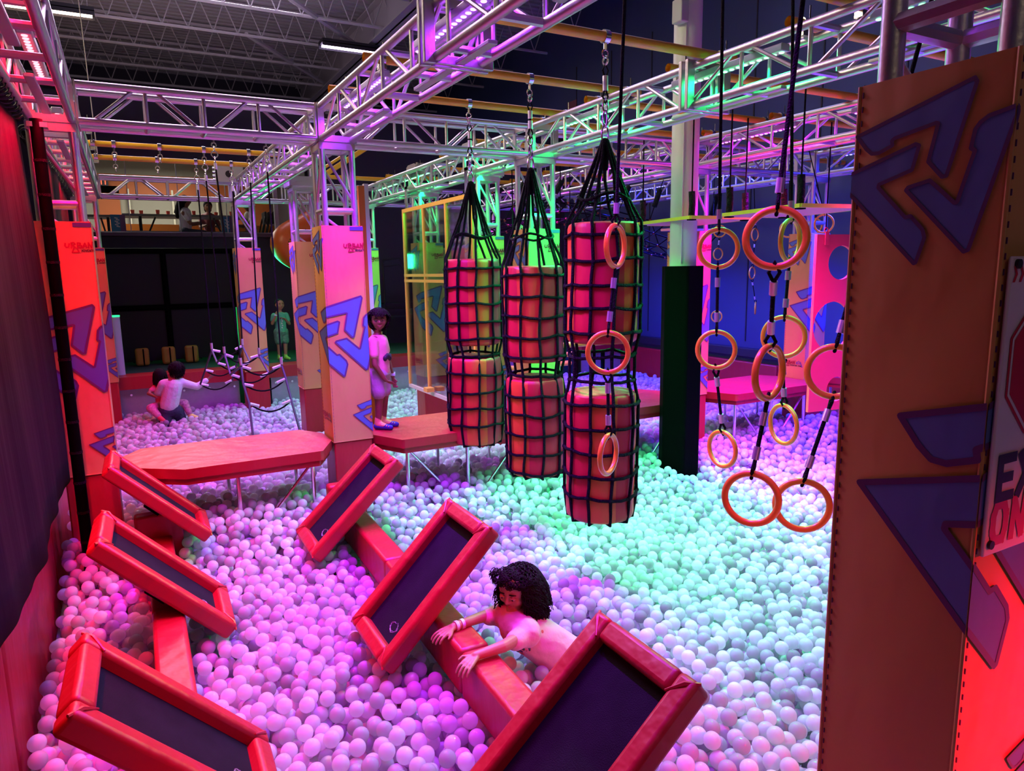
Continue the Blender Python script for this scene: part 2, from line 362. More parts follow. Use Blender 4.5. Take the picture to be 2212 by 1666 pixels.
# ------------------------------------------------------------------ trusses
def seg_tubes(name, segs, r, parent, n=8):
    for a, b in segs:
        a, b = Vector(a), Vector(b); L = (b - a).length
        key = (name, round(L, 3), r)
        if key not in TUBES:
            mm = MB(); mm.tube([(0, 0, -L / 2), (0, 0, L / 2)], r, n, cap=True)
            o = mm.build(name, M_alu, parent); TUBES[key] = o.data
        else:
            o = bpy.data.objects.new(name, TUBES[key]); COL.objects.link(o); o.parent = parent
        o.location = (a + b) / 2; o.rotation_mode = 'QUATERNION'; o.rotation_quaternion = Vector((0, 0, 1)).rotation_difference((b - a).normalized())
TUBES = {}
H = .12
def truss(p, L, axis, lab, group, mod=.48, rungs=True):
    """box truss; local +y runs along it, bottom chords at z=0"""
    key = (round(L, 2), mod)
    if key in TPROTO:
        t = copy_tree(TPROTO[key]); t.name = 'truss_beam'
    else:
        t = E('truss_beam', (0, 0, 0))
        seg_tubes('chord', [((x, 0, z), (x, L, z)) for x in (-H, H) for z in (0, 2 * H)], .025, t, 12)
        n = max(2, round((L - .1) / mod)); st = (L - .1) / n
        br = []; ru = []
        for x in (-H, H):
            for i in range(n):
                y0 = .05 + i * st; y1 = y0 + st
                if 0 < i: br.append(((x, y0, 0), (x, y0, 2 * H)))
                if i % 2 == 0: br.append(((x, y0 + .04, 0), (x, y1 - .06, 2 * H)))
                else: br.append(((x, y0 + .06, 2 * H), (x, y1 - .04, 0)))
        for i in range(1, n):
            y = .05 + i * st
            ru.append(((-H, y, 0), (H, y, 0)))
            if rungs: ru.append(((-H, y, 2 * H), (H, y, 2 * H)))
        seg_tubes('brace', br, .0125, t, 8); seg_tubes('rung', ru, .020, t, 8)
        for y in (.0, L - .012):
            mm = MB(); e = H + .025
            mm.bx(-e, -e + .05, y, y + .012, -.025, 2 * H + .025); mm.bx(e - .05, e, y, y + .012, -.025, 2 * H + .025)
            mm.bx(-e + .05, e - .05, y, y + .012, -.025, .025); mm.bx(-e + .05, e - .05, y, y + .012, 2 * H - .025, 2 * H + .025)
            for sx in (-1, 1):
                for zz in (.03, 2 * H - .03): mm.tube([(sx * (H - .03), y - .004, zz), (sx * (H - .03), y + .016, zz)], .012, 8)
            mm.build('end_plate', M_alu, t)
        snapshot(t); TPROTO[key] = t
    t.location = (p[0], p[1], p[2] + ZO); t.rotation_euler = (0, 0, 0 if axis == 'y' else -PI / 2)
    return tag(t, lab, 'truss', group)
TPROTO = {}
ZT = 1.05
XL = [-.34, 1.575, 3.495, 5.43, 7.36]; YR = [.885, 5.89, 10.9]
cn = ['red-lit', 'violet-lit', 'green-lit', 'magenta-lit', 'blue-lit']
pl = ['nearest length of the %s box truss, overhead this side of the first column row', '%s aluminium box truss running on from the first column row to the back row', ]
for i, x in enumerate(XL):
    truss((x, -1.2, ZT), 6.94, 'y', 'nearest long %s box truss, from overhead to the first row of columns' % cn[i], 'trusses running away from the viewer')
    truss((x, 5.76, ZT), 5.28, 'y', '%s box truss running on from the first column row to the back row' % cn[i], 'trusses running away from the viewer')
where = ['between the red-lit and violet-lit trusses', 'between the violet-lit and green-lit trusses', 'between the green-lit and magenta-lit trusses', 'between the magenta-lit and blue-lit trusses']
for k in range(4):
    x0, x1 = XL[k] + .15, XL[k + 1] - .15
    truss((x0, 5.89, ZT), x1 - x0, 'x', 'cross truss at the first column row ' + where[k], 'cross trusses', mod=.40, rungs=False)
    truss((x0, 10.9, ZT), x1 - x0, 'x', 'cross truss at the back column row ' + where[k], 'cross trusses', mod=.40, rungs=False)
# joint plates where two lengths meet over the bags and rings
def splice(x, y, lab):
    t = E('truss_splice', (x, y, ZT), lab, 'truss joint', 'bolted truss joints')
    for dy in (-.03, .03):
        mm = MB(); e = H + .04
        for sx in (-1, 1): mm.bx(sx * e - .03, sx * e + .03, dy - .014, dy + .014, -.035, 2 * H + .035)
        mm.bx(-e + .03, e - .03, dy - .014, dy + .014, -.035, .01); mm.bx(-e + .03, e - .03, dy - .014, dy + .014, 2 * H - .01, 2 * H + .035)
        mm.build('flange', M_alu, t, bevel=.004)
splice(1.575, 3.43, 'bolted joint in the violet-lit truss above the nearest bag'); splice(3.495, 3.68, 'bolted joint in the green-lit truss near the white column')

# ------------------------------------------------------------------ padded columns with the printed covers
LOGO = [[(0.008, 0.274), (0.245, 0.341), (0.25, 0.333), (0.207, 0.168), (0.199, 0.167), (0.169, 0.2), (0.183, 0.27), (0.179, 0.272), (0.095, 0.257), (0.089, 0.253), (0.091, 0.243), (0.061, 0.232), (0.045, 0.233), (0.031, 0.245)],
        [(0.322, 0.276), (0.326, 0.268), (0.26, 0.024), (0.252, 0.021), (0.127, 0.149), (0.131, 0.154), (0.175, 0.163), (0.227, 0.115), (0.232, 0.116), (0.257, 0.208), (0.249, 0.214), (0.254, 0.247), (0.262, 0.258), (0.276, 0.267)],
        [(-0.035, 0.186), (0.14, 0.238), (0.148, 0.234), (0.137, 0.188), (0.066, 0.167), (0.065, 0.161), (0.13, 0.094), (0.141, 0.096), (0.168, 0.067), (0.173, 0.051), (0.159, 0.002), (0.155, 0.0)]]
CW, CD = .34, .32      # cover width and depth
# unrolled cover: u runs from the back-left edge over the left face (-.32..0), the front (0...34), the right (.34...66)
FACES = [(-CD, 0, lambda u: (0, -u), (-1, 0)), (0, CW, lambda u: (u, 0), (0, -1)), (CW, CW + CD, lambda u: (CW, u - CW), (1, 0)), (CW + CD, 2 * CW + CD, lambda u: (2 * CW + CD - u, CD), (0, 1))]
PER = 2 * (CW + CD)
def clip(tri, a, keep_ge):
    out = []
    for i in range(len(tri)):
        p, q = tri[i], tri[(i + 1) % len(tri)]
        ip = (p[0] >= a) if keep_ge else (p[0] <= a); iq = (q[0] >= a) if keep_ge else (q[0] <= a)
        if ip: out.append(p)
        if ip != iq:
            t = (a - p[0]) / (q[0] - p[0]); out.append((a, p[1] + t * (q[1] - p[1])))
    return out
LIFT = [0]
def wrap_poly(mb, poly, mi, off):
    LIFT[0] = (LIFT[0] + 1) % 24; off = off + LIFT[0] * 2.5e-5
    tris = tessellate_polygon([[Vector((p[0], p[1], 0)) for p in poly]])
    for sh in (0, PER, -PER):
        for t in tris:
            tri = [(poly[i][0] + sh, poly[i][1]) for i in t]
            for a, b, fn, nr in FACES:
                q = clip(tri, a, True)
                if len(q) < 3: continue
                q = clip(q, b, False)
                if len(q) < 3: continue
                mb.add([(fn(u)[0] + nr[0] * off, fn(u)[1] + nr[1] * off, z) for u, z in q], [tuple(range(len(q)))], mi)
def wrap_line(mb, pts, wd, mi, off, closed=False):
    pts = list(pts) + ([pts[0]] if closed else [])
    for a, b in zip(pts[:-1], pts[1:]):
        d = Vector((b[0] - a[0], b[1] - a[1]))
        if d.length < 1e-6: continue
        d.normalize(); nn = Vector((-d.y, d.x)) * wd / 2; e = d * wd * .05
        A, B = Vector(a), Vector(b)
        wrap_poly(mb, [(a[0] + wd / 2 * math.cos(q * PI / 4), a[1] + wd / 2 * math.sin(q * PI / 4)) for q in range(8)], mi, off)
        wrap_poly(mb, [tuple(A - e - nn), tuple(B + e - nn), tuple(B + e + nn), tuple(A - e + nn)], mi, off)
def urban(mb, u, z, h, off):        # the park's hand-drawn lettering
    st = [[(0, .95), (-.05, .45), (.15, .2), (.5, .25), (.65, .95)], [(.95, .1), (.98, 1.05), (1.4, 1.1), (1.6, .8), (1.2, .55), (1.75, .0)],
          [(1.95, .1), (2.0, 1.05), (2.45, 1.0), (2.4, .65), (2.05, .6)], [(2.1, .6), (2.65, .5), (2.55, .1), (1.95, .1)],
          [(2.8, .1), (3.2, 1.0), (3.5, .1)], [(2.9, .4), (3.4, .4)], [(3.75, .1), (3.8, 1.1), (4.25, .1), (4.45, 1.3)],
          [(1.45, .25), (1.0, -.75), (2.1, -.7), (1.85, .05)]]
    for ln in st: wrap_line(mb, [(u + a * h, z + b * h) for a, b in ln],   .20 * h + .002, 3, off)
    air = [[(4.95, .2), (5.35, 1.05), (5.4, -.1)], [(5.0, .45), (5.6, .5)], [(5.85, .1), (5.95, .85)], [(5.8, 1.1), (6.0, 1.3), (6.1, 1.05), (5.85, 1.1)], [(6.35, 0), (6.4, .9), (6.85, .95), (6.85, .55), (6.4, .5)], [(6.6, .45), (7.0, 0)], [(7.0, .4), (7.3, -.1), (6.9, -.6), (7.5, -.7), (7.2, -.2)]]
    for ln in air: wrap_line(mb, [(u + a * h, z + b * h) for a, b in ln], .11 * h + .002, 5, off)
    for ln in word('ADVENTURE PARK', .38 * h, .86): wrap_line(mb, [(u + 2.55 * h + a, z - .62 * h + b) for a, b in ln], .09 * h, 4, off)
def cover_mesh(low_text=True):
    m = MB(); zt, zb = .378, -1.40
    # pads: rounded hollow sleeve as a solid block around the tower
    def rr(x0, x1, y0, y1, r=.012, n=3):
        P = []
        for cx, cy, a0 in ((x1 - r, y1 - r, 0), (x0 + r, y1 - r, 90), (x0 + r, y0 + r, 180), (x1 - r, y0 + r, 270)):
            for k in range(n + 1): a = R_(a0 + 90 * k / n); P.append((cx + r * math.cos(a), cy + r * math.sin(a)))
        return P
    m.prism(rr(.0015, CW - .0015, .0015, CD - .0015), zb, zt)
    m.prism(rr(-.003, CW + .003, -.003, CD + .003), zb - .006, zb + .0)       # bound hem
    # seam cords and stitching along the edges
    for (x, y) in ((0.004, .004), (CW - .004, .004), (.004, CD - .004), (CW - .004, CD - .004)):
        m.tube([(x, y, zb), (x, y, zt)], .0045, 6)
    for k in range(60):
        z = zt - .02 - k * .029
        m.box((.012, .0005, z), (.0018, .0025, .012), 2); m.box((.0005, CD - .014, z), (.0025, .0018, .012), 2)
    m.box((CW - .055, -.001, zt - .022), (.11, .003, .03), 5)                   # blue tab at the top edge
    def logo(fu, fz, wd):
        for s_ in LOGO:
            P = [(fu(a), fz(b)) for a, b in s_]
            wrap_poly(m, P, 1, .0018); wrap_line(m, P, wd, 2, .0028, closed=True)
    logo(lambda a: a - CD, lambda b: b, .008)
    logo(lambda a: 1.95 * a - .185, lambda b: 1.93 * (b - .341) - .192, .014)
    logo(lambda a: .88 * (a - .008) + .216, lambda b: .88 * (b - .274) - 1.106, .007)
    urban(m, .176, .197, .036, .0024)
    if low_text: urban(m, -.30, -1.21, .036, .0024)
    return m
def tower_parts(t, z0, z1, box=True):
    x0, x1, y0, y1 = CW / 2 - H, CW / 2 + H, CD / 2 - H, CD / 2 + H
    seg_tubes('chord', [((x, y, z0), (x, y, z1)) for x in (x0, x1) for y in (y0, y1)], .025, t, 12)
    zm = .50
    seg_tubes('rung', [((x0, y0, zm), (x1, y0, zm)), ((x0, y1, zm), (x1, y1, zm)), ((x0, y0, zm), (x0, y1, zm)), ((x1, y0, zm), (x1, y1, zm))], .022, t)
    br = [((x0, y0, z1 - .06), (x1, y0, zm + .06)), ((x0, y1, z1 - .06), (x1, y1, zm + .06)), ((x0, y0, zm - .06), (x1, y0, .26)), ((x0, y1, zm - .06), (x1, y1, .26)),
          ((x0, y0, z1 - .06), (x0, y1, zm + .06)), ((x1, y1, z1 - .06), (x1, y0, zm + .06))]
    seg_tubes('brace', br, .0125, t)
    m = MB(); e = .025
    for a, b, c, d in ((x0 - e, x1 + e, y0 - e, y0 + e), (x0 - e, x1 + e, y1 - e, y1 + e), (x0 - e, x0 + e, y0 + e, y1 - e), (x1 - e, x1 + e, y0 + e, y1 - e)): m.bx(a, b, c, d, z1 - .05, z1 + .005)
    m.build('top_frame', M_alu, t)
CPROTO = None
def column(x, y, lab, group='padded truss columns'):
    """x, y: front left corner of the cover"""
    global CPROTO
    if CPROTO is None:
        t = E('padded_column', (0, 0, 0))
        tower_parts(t, .25, 1.02)
        cover_mesh().build('pad_cover', [M_pad, M_pblue, M_pline, M_pred, M_pblack, M_pnavy], t, ang=35)
        m = MB(); m.bx(.006, CW - .006, .006, CD - .006, -2.26, -1.407); m.build('base_pad', M_red, t, bevel=.012)
        snapshot(t); CPROTO = t
    else: t = copy_tree(CPROTO)
    t.location = (x, y, ZO)
    return tag(t, lab, 'column', group)
xf = [x - CW / 2 for x in XL]; yf = [y - CD / 2 for y in YR]
yf[0] = .72
pillar = column(1.43, yf[0], 'large orange pillar at the right edge, nearest of all the padded columns')
for c in [c for c in bpy.data.objects if c.parent == pillar and c.name.startswith('pad_cover')]:
    tmp = cover_mesh(False).build('pad_cover_plain', [M_pad, M_pblue, M_pline, M_pred, M_pblack, M_pnavy], pillar, ang=35); plain = tmp.data
    bpy.data.objects.remove(tmp)
column(xf[0] - .005, yf[1], 'red-lit padded column at the left beside the black mesh curtain')
column(xf[1], yf[1], 'pink-lit padded column in the middle between the two red walkways')
column(xf[2] - .01, yf[1], 'padded column seen between the second and third hanging bags, its front lit green')
column(xf[3], yf[1], 'magenta-lit padded column half hidden by the black pad of the white pole')
column(xf[4], yf[1], 'cream padded column behind the red board with round holes')
column(xf[0] - .04, yf[2], 'peach padded column at the back left, partly hidden by the red-lit one')
column(xf[1], yf[2], 'peach padded column at the back with the rope ladder hanging in front')
column(xf[2] - .16, yf[2], 'lime-green-lit padded column at the back behind the standing child')
column(xf[3], yf[2], 'padded column at the back row under the magenta-lit truss')
column(1.80, 8.68, 'salmon padded column just behind the pink-lit one')
column(3.42, 8.78, 'padded column seen through the clear yellow-framed panel')
column(3.42, 7.05, 'yellow-green padded column directly behind the first hanging bag')
for c in [c for c in bpy.data.objects if c.parent == pillar and c.name.startswith('pad_cover')]: c.data = plain
# upright lengths of truss that carry on above the nearest pillar cover
def sleeve(x, y, lab):
    t = E('truss_corner_block', (x + CW / 2, y + CD / 2, ZT), lab, 'truss corner block', 'bolted corner blocks')
    e = .17
    for k, (zz) in enumerate((.0, .25)):
        for sx, sy in ((0, -1), (0, 1), (-1, 0), (1, 0)):
            m = MB()
            P = [(-e, -.055), (e, -.055), (e, .03), (e - .06, .055), (-e + .06, .055), (-e, .03)]
            if sy: m.add([(a, sy * e, zz + b + .03) for a, b in P] + [(a, sy * (e + .012), zz + b + .03) for a, b in P], [tuple(range(6))[::-1], tuple(range(6, 12))] + [(i, (i + 1) % 6, 6 + (i + 1) % 6, 6 + i) for i in range(6)])
            else: m.add([(sx * e, a, zz + b + .03) for a, b in P] + [(sx * (e + .012), a, zz + b + .03) for a, b in P], [tuple(range(6))[::-1], tuple(range(6, 12))] + [(i, (i + 1) % 6, 6 + (i + 1) % 6, 6 + i) for i in range(6)])
            for q in (-e + .06, e - .06): m.tube([(q, sy * (e - .004), zz + .03), (q, sy * (e + .022), zz + .03)] if sy else [(sx * (e - .004), q, zz + .03), (sx * (e + .022), q, zz + .03)], .009, 8)
            m.build('gusset_plate', M_alu, t)
    seg_tubes('corner_tube', [((a * (e - .02), b * (e - .02), -.04), (a * (e - .02), b * (e - .02), .34)) for a in (-1, 1) for b in (-1, 1)], .02, t)
sleeve(3.42, 8.78, 'bolted corner block on the column behind the clear panel'); sleeve(3.42, 7.05, 'bolted corner block nearer, above the first hanging bag')
sleeve(1.80, 8.68, 'bolted corner block above the salmon column')

# the sign fixed to the nearest pillar
t = E('warning_sign', (1.43, .72, ZO * 0 - .30), 'white plastic warning sign with a red stop octagon on the near pillar', 'sign')
M_sign = mat('sign_white', (.75, .66, .72), .4)
m = MB(); m.bx(.012, .33, -.012, -.004, -.28, .31); m.build('panel', M_sign, t, bevel=.004)
m = MB(); oc = lambda r, cx, cz: [(cx + r * math.cos(R_(22.5 + 45 * k)), cz + r * math.sin(R_(22.5 + 45 * k))) for k in range(8)]
for r, mi, y in ((.150, 0, -.0135), (.143, 1, -.0140), (.136, 0, -.0145)):
    P = oc(r, .17, .10); m.add([(a, y, b) for a, b in P], [tuple(range(8))], mi)
m.build('stop_octagon', [mat('sign_red', (.55, .01, .03), .4), M_sign], t, smooth=False)
m = MB(); stroke_quads(m, word('EXIT', .078, .95), .021, .042, -.160, -.0135, 1); m.build('black_lettering', M_pblack, t, smooth=False)
m = MB(); stroke_quads(m, word('ONLY', .074, .95), .020, .034, -.250, -.0135, 1); m.build('red_lettering', MATS['sign_red'], t, smooth=False)
m = MB()
for k in range(14):
    x = .018 + k * .022
    m.add([(x, -.0135, .262), (x + .008, -.0135, .262), (x + .016, -.0135, .277), (x + .008, -.0135, .277)], [(0, 1, 2, 3)]); m.add([(x + .008, -.0135, .277), (x + .016, -.0135, .277), (x + .008, -.0135, .292), (x, -.0135, .292)], [(0, 1, 2, 3)])
m.build('chevron_row', MATS['sign_red'], t, smooth=False)
m = MB()
for z in (.296, -.255): m.tube([(.030, -.012, z), (.030, -.018, z)], .009, 14)
m.build('rivet', M_pblack, t)

# ------------------------------------------------------------------ LED bars inside the trusses
PW = {0: (RED, 1.0), 1: (VIO, 1.0), 2: (GRN, 1.0), 3: (MAG, 1.0), 4: (BLU, 1.0)}
lname = ['red', 'violet', 'green', 'magenta', 'blue']
def led(k, y, L, power, lab, tilt=0):
    col = PW[k][0]; x = XL[k]
    t = E('led_bar', (x, y, ZT + .205), lab, 'light bar', lname[k] + ' light bars inside the truss')
    m = MB(); m.box((0, 0, .0), (.07, L, .045)); m.build('housing', M_gloss, t, bevel=.006)
    m = MB()
    n = int(L / .055)
    for i in range(n): m.ell((0, -L / 2 + .03 + i * (L - .06) / (n - 1), -.024), (.016, .016, .006), nu=10, nv=6)
    m.build('led_lens', mat('led_' + lname[k], (.8, .8, .8), .3, emit=tuple(.25 * 0 + c * .8 + .2 for c in col), estr=4), t)
    area('led_light', (0, 0, -.036), (.05, L), power * .07, col, parent=t, rot=(0, tilt, 0))
    m = MB(); m.box((0, 0, -.222), (.05, L, .02)); m.build('added_strip', M_gloss, t, bevel=.004)  # added strip below the truss, under the real bar
    area('led_light', (0, 0, -.236), (.035, L), power * .85, col, parent=t, rot=(0, tilt, 0), spread=118)  # most of the bar's light, set lower so the truss stays unglared
ys = [(2.0, 'over the nearest part of the pit'), (3.5, 'second from the viewer'), (5.0, 'just before the first column row'), (7.0, 'just past the first column row'), (9.0, 'next to last before the back row'), (10.2, 'at the back row')]
PWR = {0: (12, 92, 66, 36, 36, 18), 1: (34, 110, 118, 75, 70, 30), 2: (5, 115, 185, 95, 85, 40), 3: (70, 150, 150, 90, 60, 25), 4: (90, 220, 240, 170, 160, 60)}
TL = {0: .25, 1: 0, 2: .1, 3: 0, 4: 0}
for k in range(5):
    for j, (y, s) in enumerate(ys):
        led(k, y, .95, PWR[k][j], '%s light bar in the %s truss, %s' % (lname[k], cn[k], s), TL[k])

# ------------------------------------------------------------------ padded walkways on steel legs
ZP = -1.385
def walkway(x0, x1, y0, y1, lab, cut=.15, th=.075, cutl=0):
    t = E('padded_walkway', (0, 0, 0), lab, 'walkway', 'red padded walkways')
    P = [(x0, y0 + .32), (x0 + max(cut, cutl), y0), (x1 - cut, y0), (x1, y0 + .32), (x1, y1 - .25), (x1 - cut, y1), (x0 + cut, y1), (x0, y1 - .25)]
    m = MB(); m.prism(P, ZP - th, ZP); m.build('deck_pad', M_red, t, bevel=.022, seg=3)
    P2 = [((a - (x0 + x1) / 2) * .97 + (x0 + x1) / 2, (b - (y0 + y1) / 2) * .95 + (y0 + y1) / 2) for a, b in P]
    m = MB(); m.prism(P2, ZP - th - .05, ZP - th + .002); m.build('deck_skirt', M_red, t, bevel=.01)
    n = max(2, round((x1 - x0) / .55)); zt = ZP - th - .05
    for i in range(n):
        x = x0 + .22 + i * (x1 - x0 - .44) / (n - 1)
        for y in (y0 + .09, y1 - .09):
            m = MB(); m.tube([(x, y, -2.26), (x, y, zt + .01)], .016, 8); m.tube([(x, y, -2.26), (x, y, -2.17)], .035, 10); m.build('leg', M_steel, t)
    for i in range(n - 1):
        x = x0 + .22 + i * (x1 - x0 - .44) / (n - 1); xx = x0 + .22 + (i + 1) * (x1 - x0 - .44) / (n - 1)
        m = MB(); m.tube([(x + .02, y0 + .09, -2.12 if i % 2 else zt), (xx - .02, y0 + .09, zt if i % 2 else -2.12)], .011, 6); m.build('cross_brace', M_steel, t)
    return t
lanes = [(XL[0] + .17, XL[1] - .18), (XL[1] + .18, XL[2] - .17), (XL[2] + .18, XL[3] - .18), (XL[3] + .18, XL[4] - .18), (XL[4] + .18, 8.6)]
sides = ['between the red-lit and pink-lit columns', 'under the standing child', 'behind the white pole and its black pad', 'behind the ring chains, in front of the blue pool', 'at the far right behind the red board']
for q_, ((a, b), s) in enumerate(zip(lanes, sides)): walkway(a, b, 5.44, 6.32, 'red padded walkway on steel legs ' + s, cutl=0 if q_ else .42)
# padded ledge at the back of the pit, with its galvanised plates
for k, (a, b, s) in enumerate(((-.6, 1.40, 'left of the back peach column'), (1.75, 3.28, 'under the child in green'), (3.7, 5.2, 'behind the clear panel'), (5.65, 7.2, 'right of centre in blue light'), (7.6, 8.7, 'in the far right corner'))):
    t = E('padded_ledge', (0, 0, 0), 'red padded ledge along the back of the pit ' + s, 'ledge', 'padded ledges at the back')
    m = MB(); m.prism([(a, 11.20), (b, 11.20), (b, 11.62), (a, 11.62)], ZP - .20, ZP - .02); m.build('ledge_pad', M_red, t, bevel=.05, seg=3)
    for q in range(2):
        xa = a + .1 + q * (b - a) * .52; xb = xa + (b - a) * .42
        m = MB(); m.bx(xa, xb, 11.30, 11.32, -2.26, ZP - .20)
        m.build('steel_plate', M_plate, t)
        m = MB()
        for px in (xa + .07, (xa + xb) / 2, xb - .07): m.tube([(px, 11.296, -1.68), (px, 11.302, -1.68)], .016, 10)
        m.build('plate_bolt', M_steel, t)
m = MB(); m.bx(-3.4, XR, 11.45, YM, -2.26, ZP - .03); struct(m.build('floor_walkway', M_green))
# red pads along the pit's side walls
for k in range(6):
    y = -.6 + k * 2.0
    m = MB(); m.bx(XR - .10, XR - .015, y, y + 1.985, -2.26, -1.52)
    tag(m.build('wall_pad', M_red, bevel=.02), 'red pad at the foot of the blue wall, ' + ['nearest', 'second', 'third', 'fourth', 'fifth', 'last before the back ledge'][k] + (' in the row' if k < 5 else ''), 'wall pad', 'red pads along the blue wall')
for k in range(6):
    y = -.6 + k * 2.0
    m = MB(); m.bx(-.70, -.59, y, y + 1.985, -2.26, -1.25)
    tag(m.build('wall_pad', M_red, bevel=.03), 'red pad at the foot of the black mesh curtain, ' + ['nearest', 'second', 'third from the front', 'fourth from the front', 'fifth', 'last before the back ledge'][k], 'wall pad', 'red pads under the curtain')
m = MB(); m.bx(-3.5, -.71, -1, 11.6, -2.26, -1.5); struct(m.build('floor_side', M_dark))

# ------------------------------------------------------------------ padded beams and the tilted trays on them
def beam(x0, y0, x1, y1, lab):
    t = E('padded_beam', (x0, y0, -1.80), lab, 'beam', 'red padded beams'); L = math.hypot(x1 - x0, y1 - y0)
    t.rotation_euler = (0, 0, -math.atan2(x1 - x0, y1 - y0))
    n = 4
    for i in range(n):
        m = MB(); m.bx(-.08, .08, i * L / n + .002, (i + 1) * L / n - .002, -.24, 0); m.build('beam_pad', M_red, t, bevel=.022, seg=3)
    m = MB(); m.bx(-.15, .15, L - .01, L + .10, -.44, .16); m.build('end_block', M_red, t, bevel=.02)
    for y in (.6, L * .5, L * .9):
        m = MB(); m.tube([(0, y, -.46), (0, y, -.23)], .03, 10); m.build('leg', M_steel, t)
beam(.01, .4, .045, 5.30, 'red padded beam on the left, under the three trays that face right')
beam(1.255, .4, 1.385, 5.30, 'red padded beam the girl is holding, under the three trays that face left')
TL_, TW, TT = .877, .562, .095
def tray_proto():
    t = E('tilted_tray', (0, 0, 0)); b = .085; hx, hy = TL_ / 2, TW / 2
    for (x0, x1, y0, y1, nm) in ((-hx, hx, hy - b, hy, 'long_pad'), (-hx, hx, -hy, -hy + b, 'long_pad'), (-hx, -hx + b, -hy + b, hy - b, 'short_pad'), (hx - b, hx, -hy + b, hy - b, 'short_pad')):
        m = MB(); m.bx(x0, x1, y0, y1, -TT, 0); m.build(nm, M_red, t, bevel=.020, seg=3)
    # corner folds of the vinyl
    for sx in (-1, 1):
        for sy in (-1, 1):
            m = MB(); m.tube([(sx * hx, sy * hy, -.02), (sx * (hx - .03), sy * (hy - .035), .0), (sx * (hx - b), sy * (hy - b), -.002)], [.006, .010, .004], 6); m.build('corner_fold', M_red, t)
    m = MB(); m.bx(-hx + b, hx - b, -hy + b, hy - b, -.062, -.054); m.build('bed_mat', M_bed, t)
    m = MB(); m.box((0, -.16, -.10), (.12, .05, .06)); m.box((0, .16, -.10), (.12, .05, .06)); m.build('mount_bracket', M_black, t)
    m = MB()      # scuffed hand-drawn swirl on the bed
    rng = random.Random(3)
    for k in range(3):
        P = [(-hx + b + .075 + (.022 + .004 * k) * math.cos(a) + rng.uniform(-.003, .003), -.06 + (.045 + .006 * k) * math.sin(a) * (1 - .2 * k) + rng.uniform(-.004, .004), -.0535) for a in np.linspace(.4 * k, .4 * k + 5.3, 22)]
        m.tube(P, .0009, 4)
    m.build('chalk_scribble', M_chalk, t); snapshot(t); return t
TRAY = tray_proto()
tr = [('left', 'farthest on the left beam, by the walkway', .089, 5.27, -1.470, 135.4, -.7), ('left', 'middle of three on the left beam', .072, 4.197, -1.615, 134.6, -1.5),
      ('left', 'nearest, at the bottom left', .048, 2.617, -1.612, 133.9, -1.2), ('right', 'farthest on the right beam', 1.258, 4.934, -1.614, 43.1, -.3),
      ('right', 'middle one, beyond the girl\'s hands', 1.238, 3.40, -1.623, 44.8, -.4), ('right', 'nearest, bottom centre before the girl', 1.150, 1.80, -1.585, 40.5, -.9)]
for i, (sd, lab, x, y, z, th, yw) in enumerate(tr):
    t = TRAY if i == 0 else copy_tree(TRAY)
    t.location = (x, y, z + ZO)
    if i == 0: t.scale = (.91,) * 3
    elif i: t.scale = (1, 1, 1)
    if sd == 'left': t.rotation_euler = (0, R_(180 - th), R_(yw))      # high at the left
    else: t.rotation_euler = (0, -R_(th), R_(yw))
    tag(t, 'red padded tilted tray with black bed, ' + lab, 'tilted tray', 'tilted trays on the beams')
# left trays: the scribbled end is the low one
for o in [o for o in bpy.data.objects if o.name.startswith('tilted_tray') and o.location.x < .5]:
    for c in [c for c in bpy.data.objects if c.parent == o and c.name.startswith('chalk')]: c.scale = (-1, 1, 1)

# ------------------------------------------------------------------ yellow pipes lying across the trusses
ZB = 1.37
def pipe(x0, x1, y, lab, group):
    t = E('yellow_pipe', (x0, y, ZB), lab, 'pipe', group)
    m = MB(); L = x1 - x0
    m.tube([(0, 0, 0), (L, 0, 0)], .030, 14, cap=False); m.tube([(0, 0, 0), (L, 0, 0)], .026, 14, cap=False); m.build('pipe_tube', M_ybar, t)
    for x in (.12, L - .12):
        m = MB(); m.tube([(x - .02, 0, 0), (x + .02, 0, 0)], .038, 14); m.box((x, 0, -.05), (.05, .05, .03)); m.tube([(x, -.045, .02), (x, -.045, .09)], .005, 6); m.build('pipe_clamp', M_steel, t)
    return t
names_y = {1.6: 'nearest', 2.62: 'second', 3.64: 'third', 4.64: 'fourth', 5.52: 'fifth', 6.7: 'sixth', 7.7: 'seventh', 8.7: 'eighth', 9.7: 'ninth'}
for y in (1.6, 2.62, 3.64, 4.64, 5.52, 6.7, 7.7, 8.7, 9.7):
    if y < 6: pipe(XL[1] - .1, XL[2] + .22, y, '%s yellow pipe from the front across the violet-lit and green-lit trusses' % names_y[y], 'yellow pipes over the bags and rings')
    pipe(XL[2] - .05, XL[3] + .2, y + .35, '%s orange-yellow pipe from the front across the green-lit and magenta-lit trusses' % names_y[y], 'pipes over the hanging planks')
    if y > 2: pipe(XL[3] - .05, XL[4] + .2, y + .15, '%s pipe from the front across the magenta-lit and blue-lit trusses' % names_y[y], 'pipes over the small rings')
for y, s_ in ((6.5, 'nearest'), (7.4, 'middle'), (8.0, 'farthest')): pipe(XL[4] - .05, XR - .01, y, '%s pipe from the blue-lit truss to the blue wall' % s_, 'pipes at the blue wall')
pipe(XL[3] - .05, XL[4] + .2, 6.2, 'pipe just past the first column row between the magenta-lit and blue-lit trusses', 'pipes over the small rings')
pipe(XL[1] + .9, XL[2] + .22, 10.4, 'farthest yellow pipe, at the back under the orange chute', 'yellow pipes over the bags and rings')
for y, s in ((7.75, 'nearest'), (8.70, 'middle'), (9.65, 'farthest')):
    pipe(XL[0] + .05, XL[1] + .12, y, '%s yellow pipe over the rope ladder at the left' % s, 'yellow pipes over the rope ladder')

